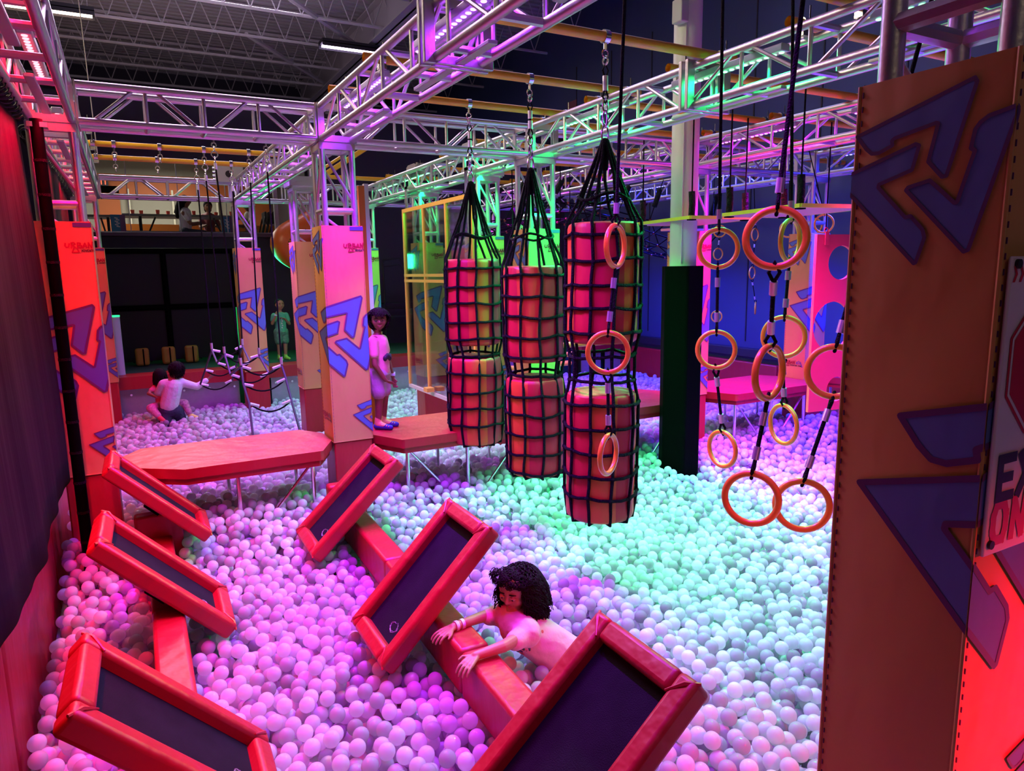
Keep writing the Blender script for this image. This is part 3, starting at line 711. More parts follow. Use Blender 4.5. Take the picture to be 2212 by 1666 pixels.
def clamp_hook(mb, x, y, z=ZB):      # clamp round the pipe with an eye under it
    mb.tube([(x - .018, y, z), (x + .018, y, z)], .039, 12)
    mb.tube([(x, y, z - .03), (x, y, z - .075)], .011, 8); mb.ring((x, y, z - .095), .022, .006, (0, 1, 0), 14, 6); mb.ring((x, y, z - .135), .024, .006, (1, 0, 0), 14, 6)
# loose hooks still clamped on the two pipes at the left
for k, (x, y) in enumerate(((.02, 8.70), (.45, 8.70), (.02, 9.65), (.46, 9.65))):
    m = MB(); clamp_hook(m, x, y); tag(m.build('pipe_hook', M_steel), 'empty steel hook on the %s of the two left yellow pipes in view, %s one' % (('nearer', 'farther')[k // 2], ('left', 'right')[k % 2]), 'hook', 'empty hooks on the left pipes')

# ------------------------------------------------------------------ hanging bags: two foam drums in a rope net each
def bag(x, y, dr, zg, lab, lean, seed, Rr=.225):
    rng = random.Random(seed); t = E('hanging_bag', (x, y, 0), lab, 'hanging bag', 'netted foam bags on ropes')
    off = lambda z: lean * (zg - z)
    for (zt, zb) in dr:
        N = 40; m = MB(); rings = []
        prof = [(0, 0.0, .0), (.90, 0, 0), (.975, .012, 0), (1, .035, 0)]
        for f, d, _ in prof: rings.append((f, zt - d))
        for k in range(1, 8): rings.append((1, zt - .035 - k * (zt - zb - .07) / 8))
        rings += [(1, zb + .035), (.975, zb + .012), (.90, zb), (0, zb)]
        vs = []; lob = 8; ph = rng.uniform(0, 6)
        for f, z in rings:
            for j in range(N):
                a = 2 * PI * j / N; sc = 1 - .035 * (1 - abs(math.sin(lob * (a + ph) / 2)) ** .6)
                r = Rr * max(f, .002) * sc + (rng.uniform(-.003, .003) if f == 1 else 0)
                vs.append((off(z) + r * math.cos(a), r * math.sin(a), z))
        fs = []; mi = []
        pat = [0, 0, 1, 0, 1, 0, 0, 1]
        for i in range(len(rings) - 1):
            for j in range(N):
                fs.append((i * N + j, i * N + (j + 1) % N, (i + 1) * N + (j + 1) % N, (i + 1) * N + j)); mi.append(0 if i < 2 else pat[int(((2 * PI * (j + .5) / N + ph) % (2 * PI)) / (2 * PI) * lob) % lob])
        m.v = vs; m.f = fs; m.m = mi; m.build('foam_drum', [M_red2, M_orange], t)
    # net
    nv = 10; Rn = Rr + .012; top = dr[0][0]; bot = dr[-1][1]; rows = []
    z = top - .075
    while z > bot + .03: rows.append(z); z -= .150
    def rad(z):
        for zt, zb in dr:
            if zb <= z <= zt: return Rn
        if z > top: return Rn
        return Rn * .87
    P = {}
    for j in range(nv):
        for i, z in enumerate(rows):
            a = 2 * PI * j / nv + .05 * math.sin(i * .8 + seed) + rng.uniform(-.03, .03); r = rad(z)
            P[i, j] = Vector((off(z) + r * math.cos(a), r * math.sin(a), z + rng.uniform(-.014, .014)))
    rr = .0105
    apex = Vector((0, 0, zg))
    for j in range(nv):
        a = 2 * PI * j / nv
        rim = Vector((off(top) + Rn * .97 * math.cos(a), Rn * .97 * math.sin(a), top + .006))
        mid = Vector((off(top) * .5 + Rn * .42 * math.cos(a + .3 * (j % 2)), Rn * .42 * math.sin(a + .3 * (j % 2)), top + (zg - top) * .50))
        pts = [apex + Vector((.018 * math.cos(a), .018 * math.sin(a), -.02)), mid + Vector((0, 0, .03)), (mid + rim) / 2 + Vector((rng.uniform(-.015, .015), 0, -.01)), rim]
        pts += [P[i, j] for i in range(len(rows))]
        pts += [Vector((off(bot) + Rn * .90 * math.cos(a), Rn * .90 * math.sin(a), bot - .008)), Vector((off(bot) + .10 * math.cos(a), .10 * math.sin(a), bot - .022))]
        out = []
        for q, w_ in zip(pts[:-1], pts[1:]): out += [q, q.lerp(w_, .5) + Vector((rng.uniform(-.003, .003), rng.uniform(-.003, .003), 0))]
        out.append(pts[-1])
        m = MB(); m.tube(out, rr, 7)
        for i in range(len(rows)): m.ell(P[i, j], .0165, nu=8, nv=6)
        m.build('net_strand', M_net, t)
    for i in range(len(rows)):
        pts = []
        for j in range(nv):
            a, b = P[i, j], P[i, (j + 1) % nv]; mid = (a + b) / 2; c = Vector((off(mid.z), 0, mid.z)); d = (mid - c); d = d.normalized() * rad(mid.z)
            pts += [a, c + d + Vector((0, 0, -.004))]
        m = MB(); m.tube(pts, rr, 7, closed=True); m.build('net_ring', M_net, t)
    m = MB(); zz = top + (zg - top) * .3
    m.tube([Vector((off(zz) + .66 * Rn * math.cos(a), .70 * Rn * math.sin(a), zz + .02 * math.sin(3 * a + seed))) for a in np.linspace(0, 2 * PI, 20, endpoint=False)], rr * .9, 7, closed=True)
    m.ring((off(bot), 0, bot - .022), .10, rr, (0, 0, 1), 20, 7); m.build('net_ring', M_net, t)
    m = MB(); m.cap((0, 0, zg - .02), .030, (0, 0, zg - .17), .020); m.build('gathering_whip', M_net, t)
    m = MB()
    def link(z, s, nrm): m.tube([(math.cos(a) * s * .45 * (1 if nrm else 0), math.cos(a) * s * .45 * (0 if nrm else 1), z + math.sin(a) * s) for a in np.linspace(0, 2 * PI, 18, endpoint=False)], .0065, 7, closed=True)
    link(zg + .03, .055, True); link(zg + .12, .05, False); link(zg + .20, .04, True)
    m.build('shackle', M_steel, t)
    m = MB(); m.tube([(0, 0, zg + .33), (0, 0, ZB - .27)], .009, 8)
    for z0, sg in ((zg + .30, -1), (ZB - .24, 1)): m.tube([(0, 0, z0), (.02, 0, z0 + sg * .05), (0, 0, z0 + sg * .09), (-.02, 0, z0 + sg * .05), (0, 0, z0)], .006, 6)
    m.build('rope', M_rope, t)
    for z0 in (zg + .31, ZB - .25):
        m = MB(); m.tube([(0, 0, z0 - .028), (0, 0, z0 + .028)], .017, 12); m.build('ferrule', M_ferr, t)
    m = MB(); m2 = m; clamp_hook(m, 0, 0); m.build('pipe_clamp', M_steel, t)
bag(2.655, 3.64, ((.28, -.46), (-.78, -1.61)), .78, 'nearest and largest hanging red and orange bag in black rope net', -.012, 1)
bag(2.71, 4.64, ((.03, -.69), (-.82, -1.58)), .74, 'middle one of the three hanging red and orange netted bags', .010, 2)
bag(2.635, 5.52, ((.10, -.63), (-.735, -1.50)), .74, 'leftmost and farthest hanging red and orange netted bag', -.004, 3, .235)

# ------------------------------------------------------------------ chains of yellow rings on rope
def chain(items, lab, top=None, R=.108, r=.0125, rope=.0085, group='yellow ring chains'):
    """items: (x, y, z, yaw, pitch) centres of rings, hung one under the other"""
    t = E('ring_chain', items[0][:3], lab, 'ring chain', group); o0 = Vector(items[0][:3])
    ends = []
    for (x, y, z, yw, pt) in items:
        n = Vector((math.cos(R_(yw)) * math.cos(R_(pt)), math.sin(R_(yw)) * math.cos(R_(pt)), math.sin(R_(pt))))
        c = Vector((x, y, z)) - o0; m = MB(); m.ring(c, R, r, n, 40, 12); m.build('ring', M_yring, t)
        u = (Vector((0, 0, 1)) - n * n.z).normalized() * R; ends.append((c + u, c - u, n))
    segs = []
    if top is not None: segs.append((Vector(top) - o0, ends[0][0], ends[0][2], False))
    for a, b in zip(ends[:-1], ends[1:]): segs.append((a[1], b[0], b[2], True))
    for a, b, n, lo in segs:
        d = (b - a).normalized(); L = (b - a).length; sd = d.orthogonal()
        sd = n.cross(d).normalized() if n.cross(d).length > .1 else sd
        m = MB(); s = .055 if L > .15 else L * .3
        m.tube([a + d * (s if lo else 0), b - d * s], rope, 8)
        loops = [b] + ([a] if lo else [])
        for e in loops:
            sg = -1 if e is b else 1
            w_ = e + d * (-sg) * (r + rope * .7)
            m.tube([e + d * sg * s, e + d * sg * s * .35 + n * (r + rope), w_, e + d * sg * s * .35 - n * (r + rope), e + d * sg * s], rope * .85, 7)
        m.build('rope', M_rope, t)
        for e in loops:
            sg = -1 if e is b else 1; p = e + d * sg * (s + .02)
            m = MB(); m.tube([p - d * .024, p + d * .024], .0155 * (R / .108), 14); m.build('ferrule', M_ferr, t)
    return t
RK = .0935
chain([(1.988, 2.640, .101, 117, 0), (1.948, 2.640, -.388, 53, 0), (1.954, 2.640, -.880, 119, 0)], 'ring chain hanging in front of the nearest netted bag', (2.02, 2.62, 1.33), R=RK, rope=.0078)
chain([(2.637, 2.649, .090, 50, 0), (2.643, 2.649, -.424, 40, 0), (2.709, 2.649, -.960, 1, 0)], 'ring chain hanging just right of the black-padded white pole', (2.585, 2.62, 1.33), R=RK, rope=.0078)
chain([(1.890, 1.643, .089, 44, 0), (1.974, 1.720, -.374, 102, 0), (1.911, 1.720, -.829, 33, 0)], 'nearest ring chain, with the largest-looking ring at its top', (1.975, 1.60, 1.33), R=RK, rope=.0078)
chain([(3.125, 2.62, .13, 40 + 64, 0), (3.109, 2.62, -.383, 34, 0), (3.139, 2.62, -.873, 40 - 50, 0)], 'ring chain with greenish rings behind the nearest chain', (3.06, 2.62, 1.33))
chain([(2.270, 1.677, -.391, 40, 0), (2.132, 1.677, -.882, 42, 0)], 'ring chain partly hidden by the big orange pillar', (2.71, 1.60, 1.33), R=RK, rope=.0078)
for k, (p, top, lab, yws) in enumerate(((((7.98, 8.0, .53), (7.96, 8.0, .19), (7.97, 8.0, -.76)), (8.0, 8.0, 1.34), 'far small ring chain seen through the right-hand chain\'s rings', (45, 85, 20)),
        (((8.08, 7.4, .45), (8.05, 7.4, -.10), (8.2, 7.45, -.62)), (8.0, 7.4, 1.34), 'far small ring chain with a dangling bottom ring against the blue wall', (100, 105, 130)))):
    chain([(*q, yw, 0) for q, yw in zip(p, yws)], lab, top, R=.085, r=.011, rope=.006, group='far small rings')
for p, top, lab in (((6.98, 5.4, .46), (6.97, 5.66, 1.34), 'rightmost far yellow ring above the red board'), ((8.2, 6.5, .52), (8.2, 6.5, 1.34), 'far yellow ring left of the one above the red board'), ((7.35, 6.2, .45), (7.32, 6.2, 1.34), 'far yellow ring behind the nearest big ring')):
    chain([(*p, 40, 0)], lab, top, R=.098, r=.011, rope=.006, group='far small rings')

# ------------------------------------------------------------------ hanging planks with foam-wrapped ropes
def plank(x, y, z, W, L, rz, lab):
    t = E('hanging_plank', (x, y, z), lab, 'plank', 'hanging planks', rz)
    m = MB(); m.box((0, 0, .0), (W, L, .022)); m.build('board', M_pink, t)
    m = MB()
    for a, b, c, d in ((-W / 2 - .012, -W / 2, -L / 2, L / 2), (W / 2, W / 2 + .012, -L / 2, L / 2), (-W / 2, W / 2, -L / 2 - .012, -L / 2), (-W / 2, W / 2, L / 2, L / 2 + .012)): m.bx(a, b, c, d, -.013, .017)
    m.bx(-W / 2, W / 2, -L / 2, L / 2, .011, .017); m.build('yellow_edge', M_yedge, t)
    for a in (-1, 1):
        for b in (-1, 1):
            q, w_ = a * (W / 2 - .06), b * (L / 2 - .07)
            m = MB(); m.tube([(q, w_, .01), (q, w_, ZB - z)], .007, 7); m.build('rope', M_rope, t)
            m = MB(); m.tube([(q, w_, .02), (q + .004, w_, .12), (q - .003, w_, .24)], .030, 12); m.build('foam_sleeve', M_foam, t)
            m = MB(); m.box((q, w_, -.016), (.07, .05, .010)); m.build('bracket', M_black, t)
plank(5.02, 5.42, .45, .72, 1.0, R_(-8), 'farther hanging plank crossing behind the white pole, with yellow edges')
plank(5.00, 4.20, .45, .72, 1.0, R_(-8), 'nearer hanging plank right of the white pole, with yellow edges')
t = E('hanging_plank', (6.9, 7.4, .5), 'short far plank lower behind the two long hanging planks', 'plank', 'hanging planks')
m = MB(); m.box((0, 0, 0), (1.0, .2, .03)); m.build('board', M_pink, t)
for q in (-.35, .35):
    m = MB(); m.tube([(q, 0, .01), (q, 0, ZB - .5)], .006, 6); m.build('rope', M_rope, t)

# ------------------------------------------------------------------ red board with round holes
t = E('holed_board', (6.05, 4.75, 0), 'red hanging board with three round holes at the right beside the near pillar', 'climbing board', None, R_(-8))
def holed(W, z0, z1, holes):
    bm = bmesh.new(); th = .03
    outer = [(0, z0), (W, z0), (W, z1), (0, z1)]
    polys = [[Vector((a, b, 0)) for a, b in outer]]
    for cx, cz, r in holes: polys.append([Vector((cx + r * math.cos(a), cz + r * math.sin(a), 0)) for a in np.linspace(0, 2 * PI, 36, endpoint=False)])
    tri = tessellate_polygon(polys); flat = [p for q in polys for p in q]
    m = MB(); n = len(flat)
    m.add([(p.x, 0, p.y) for p in flat] + [(p.x, th, p.y) for p in flat], [tuple(x) for x in tri] + [tuple(i + n for i in x)[::-1] for x in tri], 0)
    k = 0
    for q in polys:
        L = len(q); m.add([(p.x, -.001, p.y) for p in q] + [(p.x, th + .001, p.y) for p in q], [(i, (i + 1) % L, L + (i + 1) % L, L + i) for i in range(L)], 1); k += L
    return m
holed(.62, -1.50, .30, ((.33, .02, .17), (.06 + .20, -.62, .25), (.36, -1.28, .13))).build('board', [M_hboard, M_hedge], t, smooth=False)
for q in (.12, .5):
    m = MB(); m.tube([(q, .015, .34), (q, .015, ZB)], .007, 7); m.build('rope', M_rope, t)
    m = MB(); m.box((q, -.006, .26), (.045, .008, .13)); m.ring((q, .01, .345), .022, .006, (0, 1, 0), 12, 6); m.build('hanger_bracket', M_hboard, t)

# ------------------------------------------------------------------ white building column with black pad
t = E('white_column', (4.79, 5.28, -2.26), 'tall white round building column with a black padded foot, right of the bags', 'column')
m = MB(); m.tube([(0, 0, 0), (0, 0, 2.26 + ZC)], .128, 40); m.build('shaft', M_wcol, t)
m = MB(); m.prism([(.212 * math.cos(R_(a)), .212 * math.sin(R_(a))) for a in (-118, -62, 0, 58, 120, 178)], 0, 2.26 + .012); m.build('black_pad', M_black, t, bevel=.02, seg=3)
m = MB(); m.tube([(-.105, -.09, 2.3), (-.105, -.09, 4.9)], .006, 6); m.build('conduit', M_wcol, t)
m = MB(); m.box((-.15, -.06, 4.55), (.09, .13, .20)); m.build('junction_box', M_grey, t, bevel=.01)

# ------------------------------------------------------------------ clear panels in yellow frames
def clear_panel(x, y0, y1, z0, z1, nbar, lab, cross=True):
    t = E('clear_panel', (x, (y0 + y1) / 2, z0), lab, 'panel'); hy = (y1 - y0) / 2; hz = z1 - z0
    m = MB(); m.bx(-.004, .004, -hy, hy, .0, hz); m.build('plastic_sheet', M_plexi, t)
    b = .022
    for a, c, d, e in ((-hy, hy, 0, 2 * b), (-hy, hy, hz - 2 * b, hz)):
        m = MB(); m.bx(-b, -.004, a, c, d, e); m.build('rail', M_yframe if d else M_cream, t)
    for k in range(nbar + 1):
        y = -hy + k * (2 * hy - 2 * b) / nbar
        m = MB(); m.bx(-b, -.004, y, y + 2 * b, 2 * b, hz - 2 * b); m.build('upright', M_yframe, t)
    if cross:
        for z in (hz * .60, hz * .63):
            m = MB(); m.bx(-b - .004, -.0045, -hy, hy, z, z + .035); m.build('rail', M_yframe, t)
    for yy in (-hy + .15, hy - .15):
        m = MB(); m.bx(-.015, .0, yy - .03, yy + .03, hz - .02, hz + .27); m.bx(-.015, .14, yy - .03, yy + .03, hz + .24, hz + .27); m.build('hanger_bracket', M_steel, t)
    for k in range(2):
        m = MB(); m.bx(-.12, -.023, -hy + .3 + k * .9 , -hy + .42 + k * .9, .06, .11); m.build('foothold', M_yframe, t)
clear_panel(3.25, 6.75, 8.86, -1.53, .80, 3, 'tall clear plastic panel in a yellow frame behind the first bag')
t = E('edge_board', (1.885, 6.22, ZP), 'tall orange board with a white edge rising behind the standing child', 'board')
m = MB(); m.bx(-.02, .035, -.02, .02, 0, 2.14); m.build('orange_face', mat('orange_board', (.55, .14, .02), .5), t)
m = MB(); m.bx(.037, .075, -.01, .04, 0, 2.16); m.build('white_edge', mat('white_edge', (.6, .6, .65), .4), t)
for k, (z, a, b) in enumerate(((-.90, 3.75, 5.2), (-1.16, 4.0, 5.4), (-1.28, 3.8, 5.3))):
    yb = (6.7, 7.7, 7.7)[k] + .35
    t = E('hanging_bar', ((a + b) / 2, yb, z), '%s pale yellow bar hanging on ropes behind the netted bags' % ('upper', 'middle', 'lower')[k], 'bar', 'bars behind the bags')
    m = MB(); m.tube([(-(b - a) / 2, 0, 0), ((b - a) / 2, 0, 0)], .035, 12); m.build('bar_tube', M_yframe, t)
    for q in (-.6, .6):
        m = MB(); m.tube([(q, 0, .03), (q, 0, ZB - z)], .007, 6); m.build('rope', M_rope, t)

# ------------------------------------------------------------------ rope ladder bridge in the left bay
t = E('rope_ladder', (1.1, 8.7, -.93), 'sagging black rope ladder with silver ferrules hanging in the back left bay', 'rope ladder'); o0 = Vector((1.1, 8.7, -.93))
PL = [(.74, 10.0, -1.42), (.80, 9.85, -1.22), (.88, 9.6, -.94), (.89, 9.2, -1.06), (.93, 8.7, -.91), (.93, 8.3, -1.10), (.98, 7.75, -.95), (.97, 7.62, -1.12), (.99, 7.45, -1.30), (.97, 7.2, -1.62), (.975, 7.1, -1.93)]
PRr = [(1.14, 10.0, -1.40), (1.18, 9.85, -1.2), (1.25, 9.6, -.91), (1.27, 9.2, -1.08), (1.31, 8.7, -.95), (1.34, 8.3, -1.12), (1.39, 7.75, -.97), (1.40, 7.62, -1.1), (1.41, 7.45, -1.31), (1.43, 7.2, -1.61), (1.44, 7.1, -1.93)]
for P in (PL, PRr):
    Q = []
    for a, b in zip(P[:-1], P[1:]):
        for k in range(3): Q.append(Vector(a).lerp(Vector(b), k / 3) - o0)
    Q.append(Vector(P[-1]) - o0); m = MB(); m.tube(Q, .012, 8); m.build('side_rope', mat('grey_rope', (.05, .045, .07), .6), t)
for a, b in zip(PL[:-1], PRr[:-1]):
    a, b = Vector(a) - o0, Vector(b) - o0; m = MB()
    m.tube([a.lerp(b, k / 10) + Vector((0, 0, -.10 * (1 - (2 * k / 10 - 1) ** 2))) for k in range(11)], .0085, 8); m.build('rung_rope', M_rope, t)
    for e, f in ((a, b), (b, a)):
        d = (f - e).normalized() + Vector((0, 0, -.35)); d.normalize(); m = MB(); m.tube([e + d * .01, e + d * .10], .016, 10); m.build('ferrule', M_ferr, t)
for (x, y, z), (tx, ty) in (((.88, 9.6, -.94), (.885, 9.65)), ((1.25, 9.6, -.91), (1.29, 9.65)), ((.93, 8.7, -.91), (.89, 8.7)), ((1.31, 8.7, -.95), (1.36, 8.7)), ((.98, 7.75, -.95), (.89, 7.75)), ((1.39, 7.75, -.97), (1.385, 7.75))):
    m = MB(); a = Vector((x, y, z)) - o0; b = Vector((tx, ty, ZB - .28)) - o0; m.tube([a, b], .0085, 8); m.build('hanging_rope', M_rope, t)
    m = MB(); d = (b - a).normalized(); m.tube([a + d * .01, a + d * .09], .016, 10); m.tube([b - d * .05, b + d * .01], .016, 10); m.build('ferrule', M_ferr, t)
    m = MB(); clamp_hook(m, b.x, b.y, ZB - o0.z); m.ring((b.x, b.y, ZB - .185 - o0.z), .03, .006, (0, 1, 0), 14, 6); m.ring((b.x, b.y, ZB - .24 - o0.z), .03, .006, (1, 0, 0), 14, 6); m.build('pipe_hook', M_steel, t)

# ------------------------------------------------------------------ cargo net in the far right bays
t = E('cargo_net', (0, 0, 0), 'black cargo net with orange knots sagging in the blue-lit far bays', 'net')
NX, NY = 15, 7
g = {}
for i in range(NX + 1):
    for j in range(NY + 1):
        u, v = i / NX, j / NY; x = 4.0 + 4.3 * u; y = 8.3 + 1.7 * v; z = .72 + .18 * math.sin(u * 5) - .42 * math.sin(PI * v) * (0.7 + .3 * math.cos(u * 6)) + (.30 if j == NY else 0)
        g[i, j] = Vector((x, y, z))
for i in range(NX + 1):
    m = MB(); m.tube([g[i, j] for j in range(NY + 1)], .010, 5); m.build('net_rope', M_net, t)
for j in range(NY + 1):
    m = MB(); m.tube([g[i, j] for i in range(NX + 1)], .010, 5); m.build('net_rope', M_net, t)
m = MB()
for p in g.values(): m.ell(p, .020, nu=8, nv=5)
m.build('knots', mat('knot_orange', (.25, .05, .02), .6), t)
for i in range(0, NX + 1, 2):
    for j in (0, NY):
        p = g[i, j]; e = Vector((p.x + .25, p.y, 1.28)); m = MB(); m.tube([p, e], .007, 6); m.build('hanging_rope', M_rope, t)
        m = MB(); m.tube([p.lerp(e, .35), p.lerp(e, .75)], .038, 10); m.build('foam_sleeve', M_foam, t)

# ------------------------------------------------------------------ black mesh curtain on the left
def curtain(x, y0, y1, zt, zb, amp, lab):
    n = int((y1 - y0) / .035); rows = 14; m = MB(); vs = []; rng = random.Random(5)
    ph = [rng.uniform(0, 6) for _ in range(5)]
    for i in range(n + 1):
        y = y0 + (y1 - y0) * i / n
        f = math.sin(y * 9 + ph[0]) * .5 + math.sin(y * 17 + ph[1]) * .3 + math.sin(y * 4.1 + ph[2]) * .6
        for k in range(rows + 1):
            v = k / rows; z = zt + (zb - zt) * v + .012 * v * math.sin(y * 3 + ph[3])
            vs.append((x + amp * f * (.35 + .65 * v) + .03 * math.sin(v * 3 + y), y, z))
    m.add(vs, [(i * (rows + 1) + k, (i + 1) * (rows + 1) + k, (i + 1) * (rows + 1) + k + 1, i * (rows + 1) + k + 1) for i in range(n) for k in range(rows)])
    t = E('mesh_curtain', (0, 0, 0), lab, 'curtain')
    o = m.build('cloth', M_curt, t, ang=180); sd = o.modifiers.new('solid', 'SOLIDIFY'); sd.thickness = .004
    m = MB(); m.tube([(x - .01, y0, zt + .01), (x - .01, y1, zt + .01)], .018, 10); m.build('top_rope', M_rope, t)
    m = MB()
    m.tube([(x - .01 + .05 * math.cos(2 * PI * q / 12), y0 + .05 + q * .11 / 12, zt + .03 + .05 * math.sin(2 * PI * q / 12)) for q in range(int((y1 - y0 - .1) / .11) * 12)], .005, 5)
    m.build('lacing', M_dark, t)
curtain(-.50, .6, 5.62, 1.0, -1.34, .016, 'black mesh curtain hanging along the left side, lit red at its top')
curtain(-.52, 6.15, 10.6, 1.0, -1.34, .025, 'second black mesh curtain farther back behind the red-lit column')
t = E('padded_post', (-.37, 5.13, -2.26), 'thin black padded post tied with bands between the curtain and the red-lit column', 'post')
m = MB(); m.tube([(-.03, .3, 0), (-.03, .3, 2.26 + .98)], .036, 14); m.build('foam_sleeve', M_black, t)
m = MB()
for k in range(14): m.tube([(-.03, .3, .25 + k * .21), (-.03, .3, .268 + k * .21)], .0385, 14)
m.build('tie_band', M_rope, t)
m = MB(); m.bx(-.08, .03, .27, .36, 3.19, 3.22); m.build('top_clamp', M_steel, t)

# ------------------------------------------------------------------ netted enclosure, seats and glowing bollard at the back left
t = E('netted_fence', (0, 0, 0), 'black padded frame with dark netting across the back left below the window', 'fence')
fy = 12.75
for z in (.40, -.50): 
    m = MB(); m.tube([(-.9, fy, z), (1.62, fy, z)], .045, 12); m.build('padded_rail', M_black, t)
for x in (-.7, .56, 1.62):
    m = MB(); m.tube([(x, fy, ZP - .03), (x, fy, .40)], .045, 12); m.build('padded_upright', M_black, t)
for (x0, x1) in ((-.7, .56), (.56, 1.62)):
    for (z0, z1) in ((-.50, .40), (-1.36, -.50)):
        m = MB(); m.bx(x0, x1, fy + .01, fy + .016, z0, z1); m.build('netting', mat('dark_netting', (.012, .010, .016), .8), t)
for k in range(9):
    m = MB(); m.tube([(-.5 + k * .25, fy + .06, ZP), (-.5 + k * .25, fy + .06, -.55)], .012, 6); m.build('fence_bar', M_dark, t)
for k, x in enumerate((.12, .50, .84)):
    t = E('yellow_chair', (x, fy - .22, ZP - .02), ('leftmost', 'middle', 'rightmost')[k] + ' of the three dim yellow seats behind the rope ladder', 'seat', 'yellow seats at the back')
    m = MB(); m.box((0, 0, .14), (.20, .12, .28)); m.build('seat_shell', mat('seat_yellow', (.35, .22, .02), .6), t, bevel=.04, seg=3)
    m = MB(); m.box((.02, -.064, .14), (.02, .006, .26)); m.build('strap', M_black, t)
t = E('glowing_bollard', (-.20, 11.55, ZP - .02), 'pale round bollard with a green glowing cap at the back left', 'bollard')
m = MB(); m.tube([(0, 0, 0), (0, 0, .84)], .075, 20); m.build('tube', mat('bollard_white', (.55, .62, .66), .4), t)
m = MB(); m.tube([(0, 0, .84), (0, 0, .86)], .078, 20); m.build('cap', mat('cap_green', (0, .5, .1), .4, emit=(.02, 1, .25), estr=2), t)
m = MB(); m.box((1.60, fy - .06, -.95), (.012, .012, .82))
tag(m.build('green_strip_light', mat('strip_green', (0, .3, .08), .4, emit=(.02, 1, .2), estr=.5)), 'thin vertical green strip light left of the back peach column', 'strip light')
area('green_glow', (2.2, 12.9, .2), (1.2, .3), 18, (.02, 1, .3), rot=(R_(-60), 0, 0))
t = E('utility_box', (1.38, 10.55, 1.30), 'grey utility box with a round vent on the cross truss at the back left', 'box')
m = MB(); m.box((0, 0, .05), (.34, .22, .22)); m.build('case', M_grey, t, bevel=.008)
m = MB(); m.tube([(-.02, -.112, .05), (-.02, -.118, .05)], .045, 20); m.build('vent', M_dark, t)
for k in range(4):
    m = MB(); m.tube([(-.17, 0, -.02 + k * .05), (-.21, 0, -.02 + k * .05)], .014, 8); m.build('cable_gland', M_steel, t)

# ------------------------------------------------------------------ slide, chute, slats and stair rail far behind
t = E('tube_slide', (2.85, 13.0, .62), 'big round orange slide behind the salmon column', 'slide')
m = MB(); pts = [(.36 * math.cos(a), -.06 - .22 * math.sin(a / 2), .42 - .17 * a) for a in np.linspace(1.0, 5.2, 24)]; m.tube(pts, .26, 20); m.build('slide_tube', M_slide, t)
m = MB(); m.tube([(.1, .1, -2.04), (.1, .1, .2)], .05, 10); m.build('support_post', M_dark, t)
m = MB()
for k in range(16):
    a = 1.2 + k * .25; m.ell((.36 * math.cos(a) - .0, -.06 - .22 * math.sin(a / 2) - .262, .42 - .17 * a), .012, nu=6, nv=5)
m.build('rivet', M_pblack, t)
t = E('yellow_chute', (3.0, 10.6, 1.62), 'slanting yellow chute behind the middle truss tower', 'chute')
rot = Matrix.Rotation(R_(-33), 3, 'Y')
for q, dz in ((0, 0), (0, .10)):
    m = MB(); m.box(Vector((0, 0, dz)), (1.05, .16, .04 if dz else .07), rot=rot); m.build('chute_side' if dz else 'chute_bed', M_chute, t, bevel=.01)
t = E('slatted_screen', (2.88, 13.40, .62), 'pale vertical slats behind the cross truss right of the party window', 'screen')
for k in range(4):
    m = MB(); m.bx(-.16 + k * .11, -.09 + k * .11, 0, .03, 0, .95); m.build('slat', M_cream, t)
t = E('stair_rail', (4.6, 13.0, -1.4), 'dark stair rail left of the clear panel', 'railing')
m = MB(); m.tube([(-.3, 0, 1.62), (.05, 0, 1.66), (.45, 0, 1.05)], .02, 8); m.tube([(-.3, 0, 1.50), (.05, 0, 1.54), (.45, 0, .93)], .012, 8); m.build('handrail', M_dark, t)
m = MB(); m.tube([(-.28, 0, -.03), (-.28, 0, 1.62)], .02, 8); m.tube([(.43, 0, -.03), (.43, 0, 1.08)], .02, 8); m.build('rail_post', M_dark, t)
for k in range(3):
    m = MB(); m.bx(-.3, .5, -.2 + .1 * k, 0 + .1 * k, .55 + .12 * k, .58 + .12 * k); m.build('tread', M_dark, t)
m = MB(); m.bx(8.735, 8.748, 13.0, 13.35, 3.3, 3.55)
tag(m.build('wall_notice', mat('notice_red', (.22, .05, .06), .6)), 'small dull red notice high on the blue wall', 'notice')

# ------------------------------------------------------------------ furniture and guests in the party room
def table(x, y, L, lab):
    t = E('folding_table', (x, y, .31), lab, 'table', 'long tables in the party room')
    m = MB(); m.bx(-L / 2, L / 2, -.3, .3, .74, .78); m.build('table_top', mat('table_top', (.22, .20, .18), .5), t)
    for s in (-1, 1):
        m = MB(); m.tube([(s * L * .36, -.22, 0), (s * L * .36, -.22, .74)], .022, 8); m.tube([(s * L * .36, .22, 0), (s * L * .36, .22, .74)], .022, 8); m.tube([(s * L * .36, -.22, .2), (s * L * .24, -.22, .73)], .015, 6); m.build('leg', M_dark, t)
    for yy in (-.48, .48):
        m = MB(); m.bx(-L / 2, L / 2, yy - .11, yy + .11, .43, .47); m.tube([(-L * .35, yy, 0), (-L * .35, yy, .43)], .02, 6); m.tube([(L * .35, yy, 0), (L * .35, yy, .43)], .02, 6); m.build('bench', MATS['table_top'], t)
    return t
table(1.05, 14.5, 2.0, 'long dark folding table nearest the party room glass, with red cups on it')
table(-.5, 14.9, .9, 'short dark folding table at the left end of the party room')
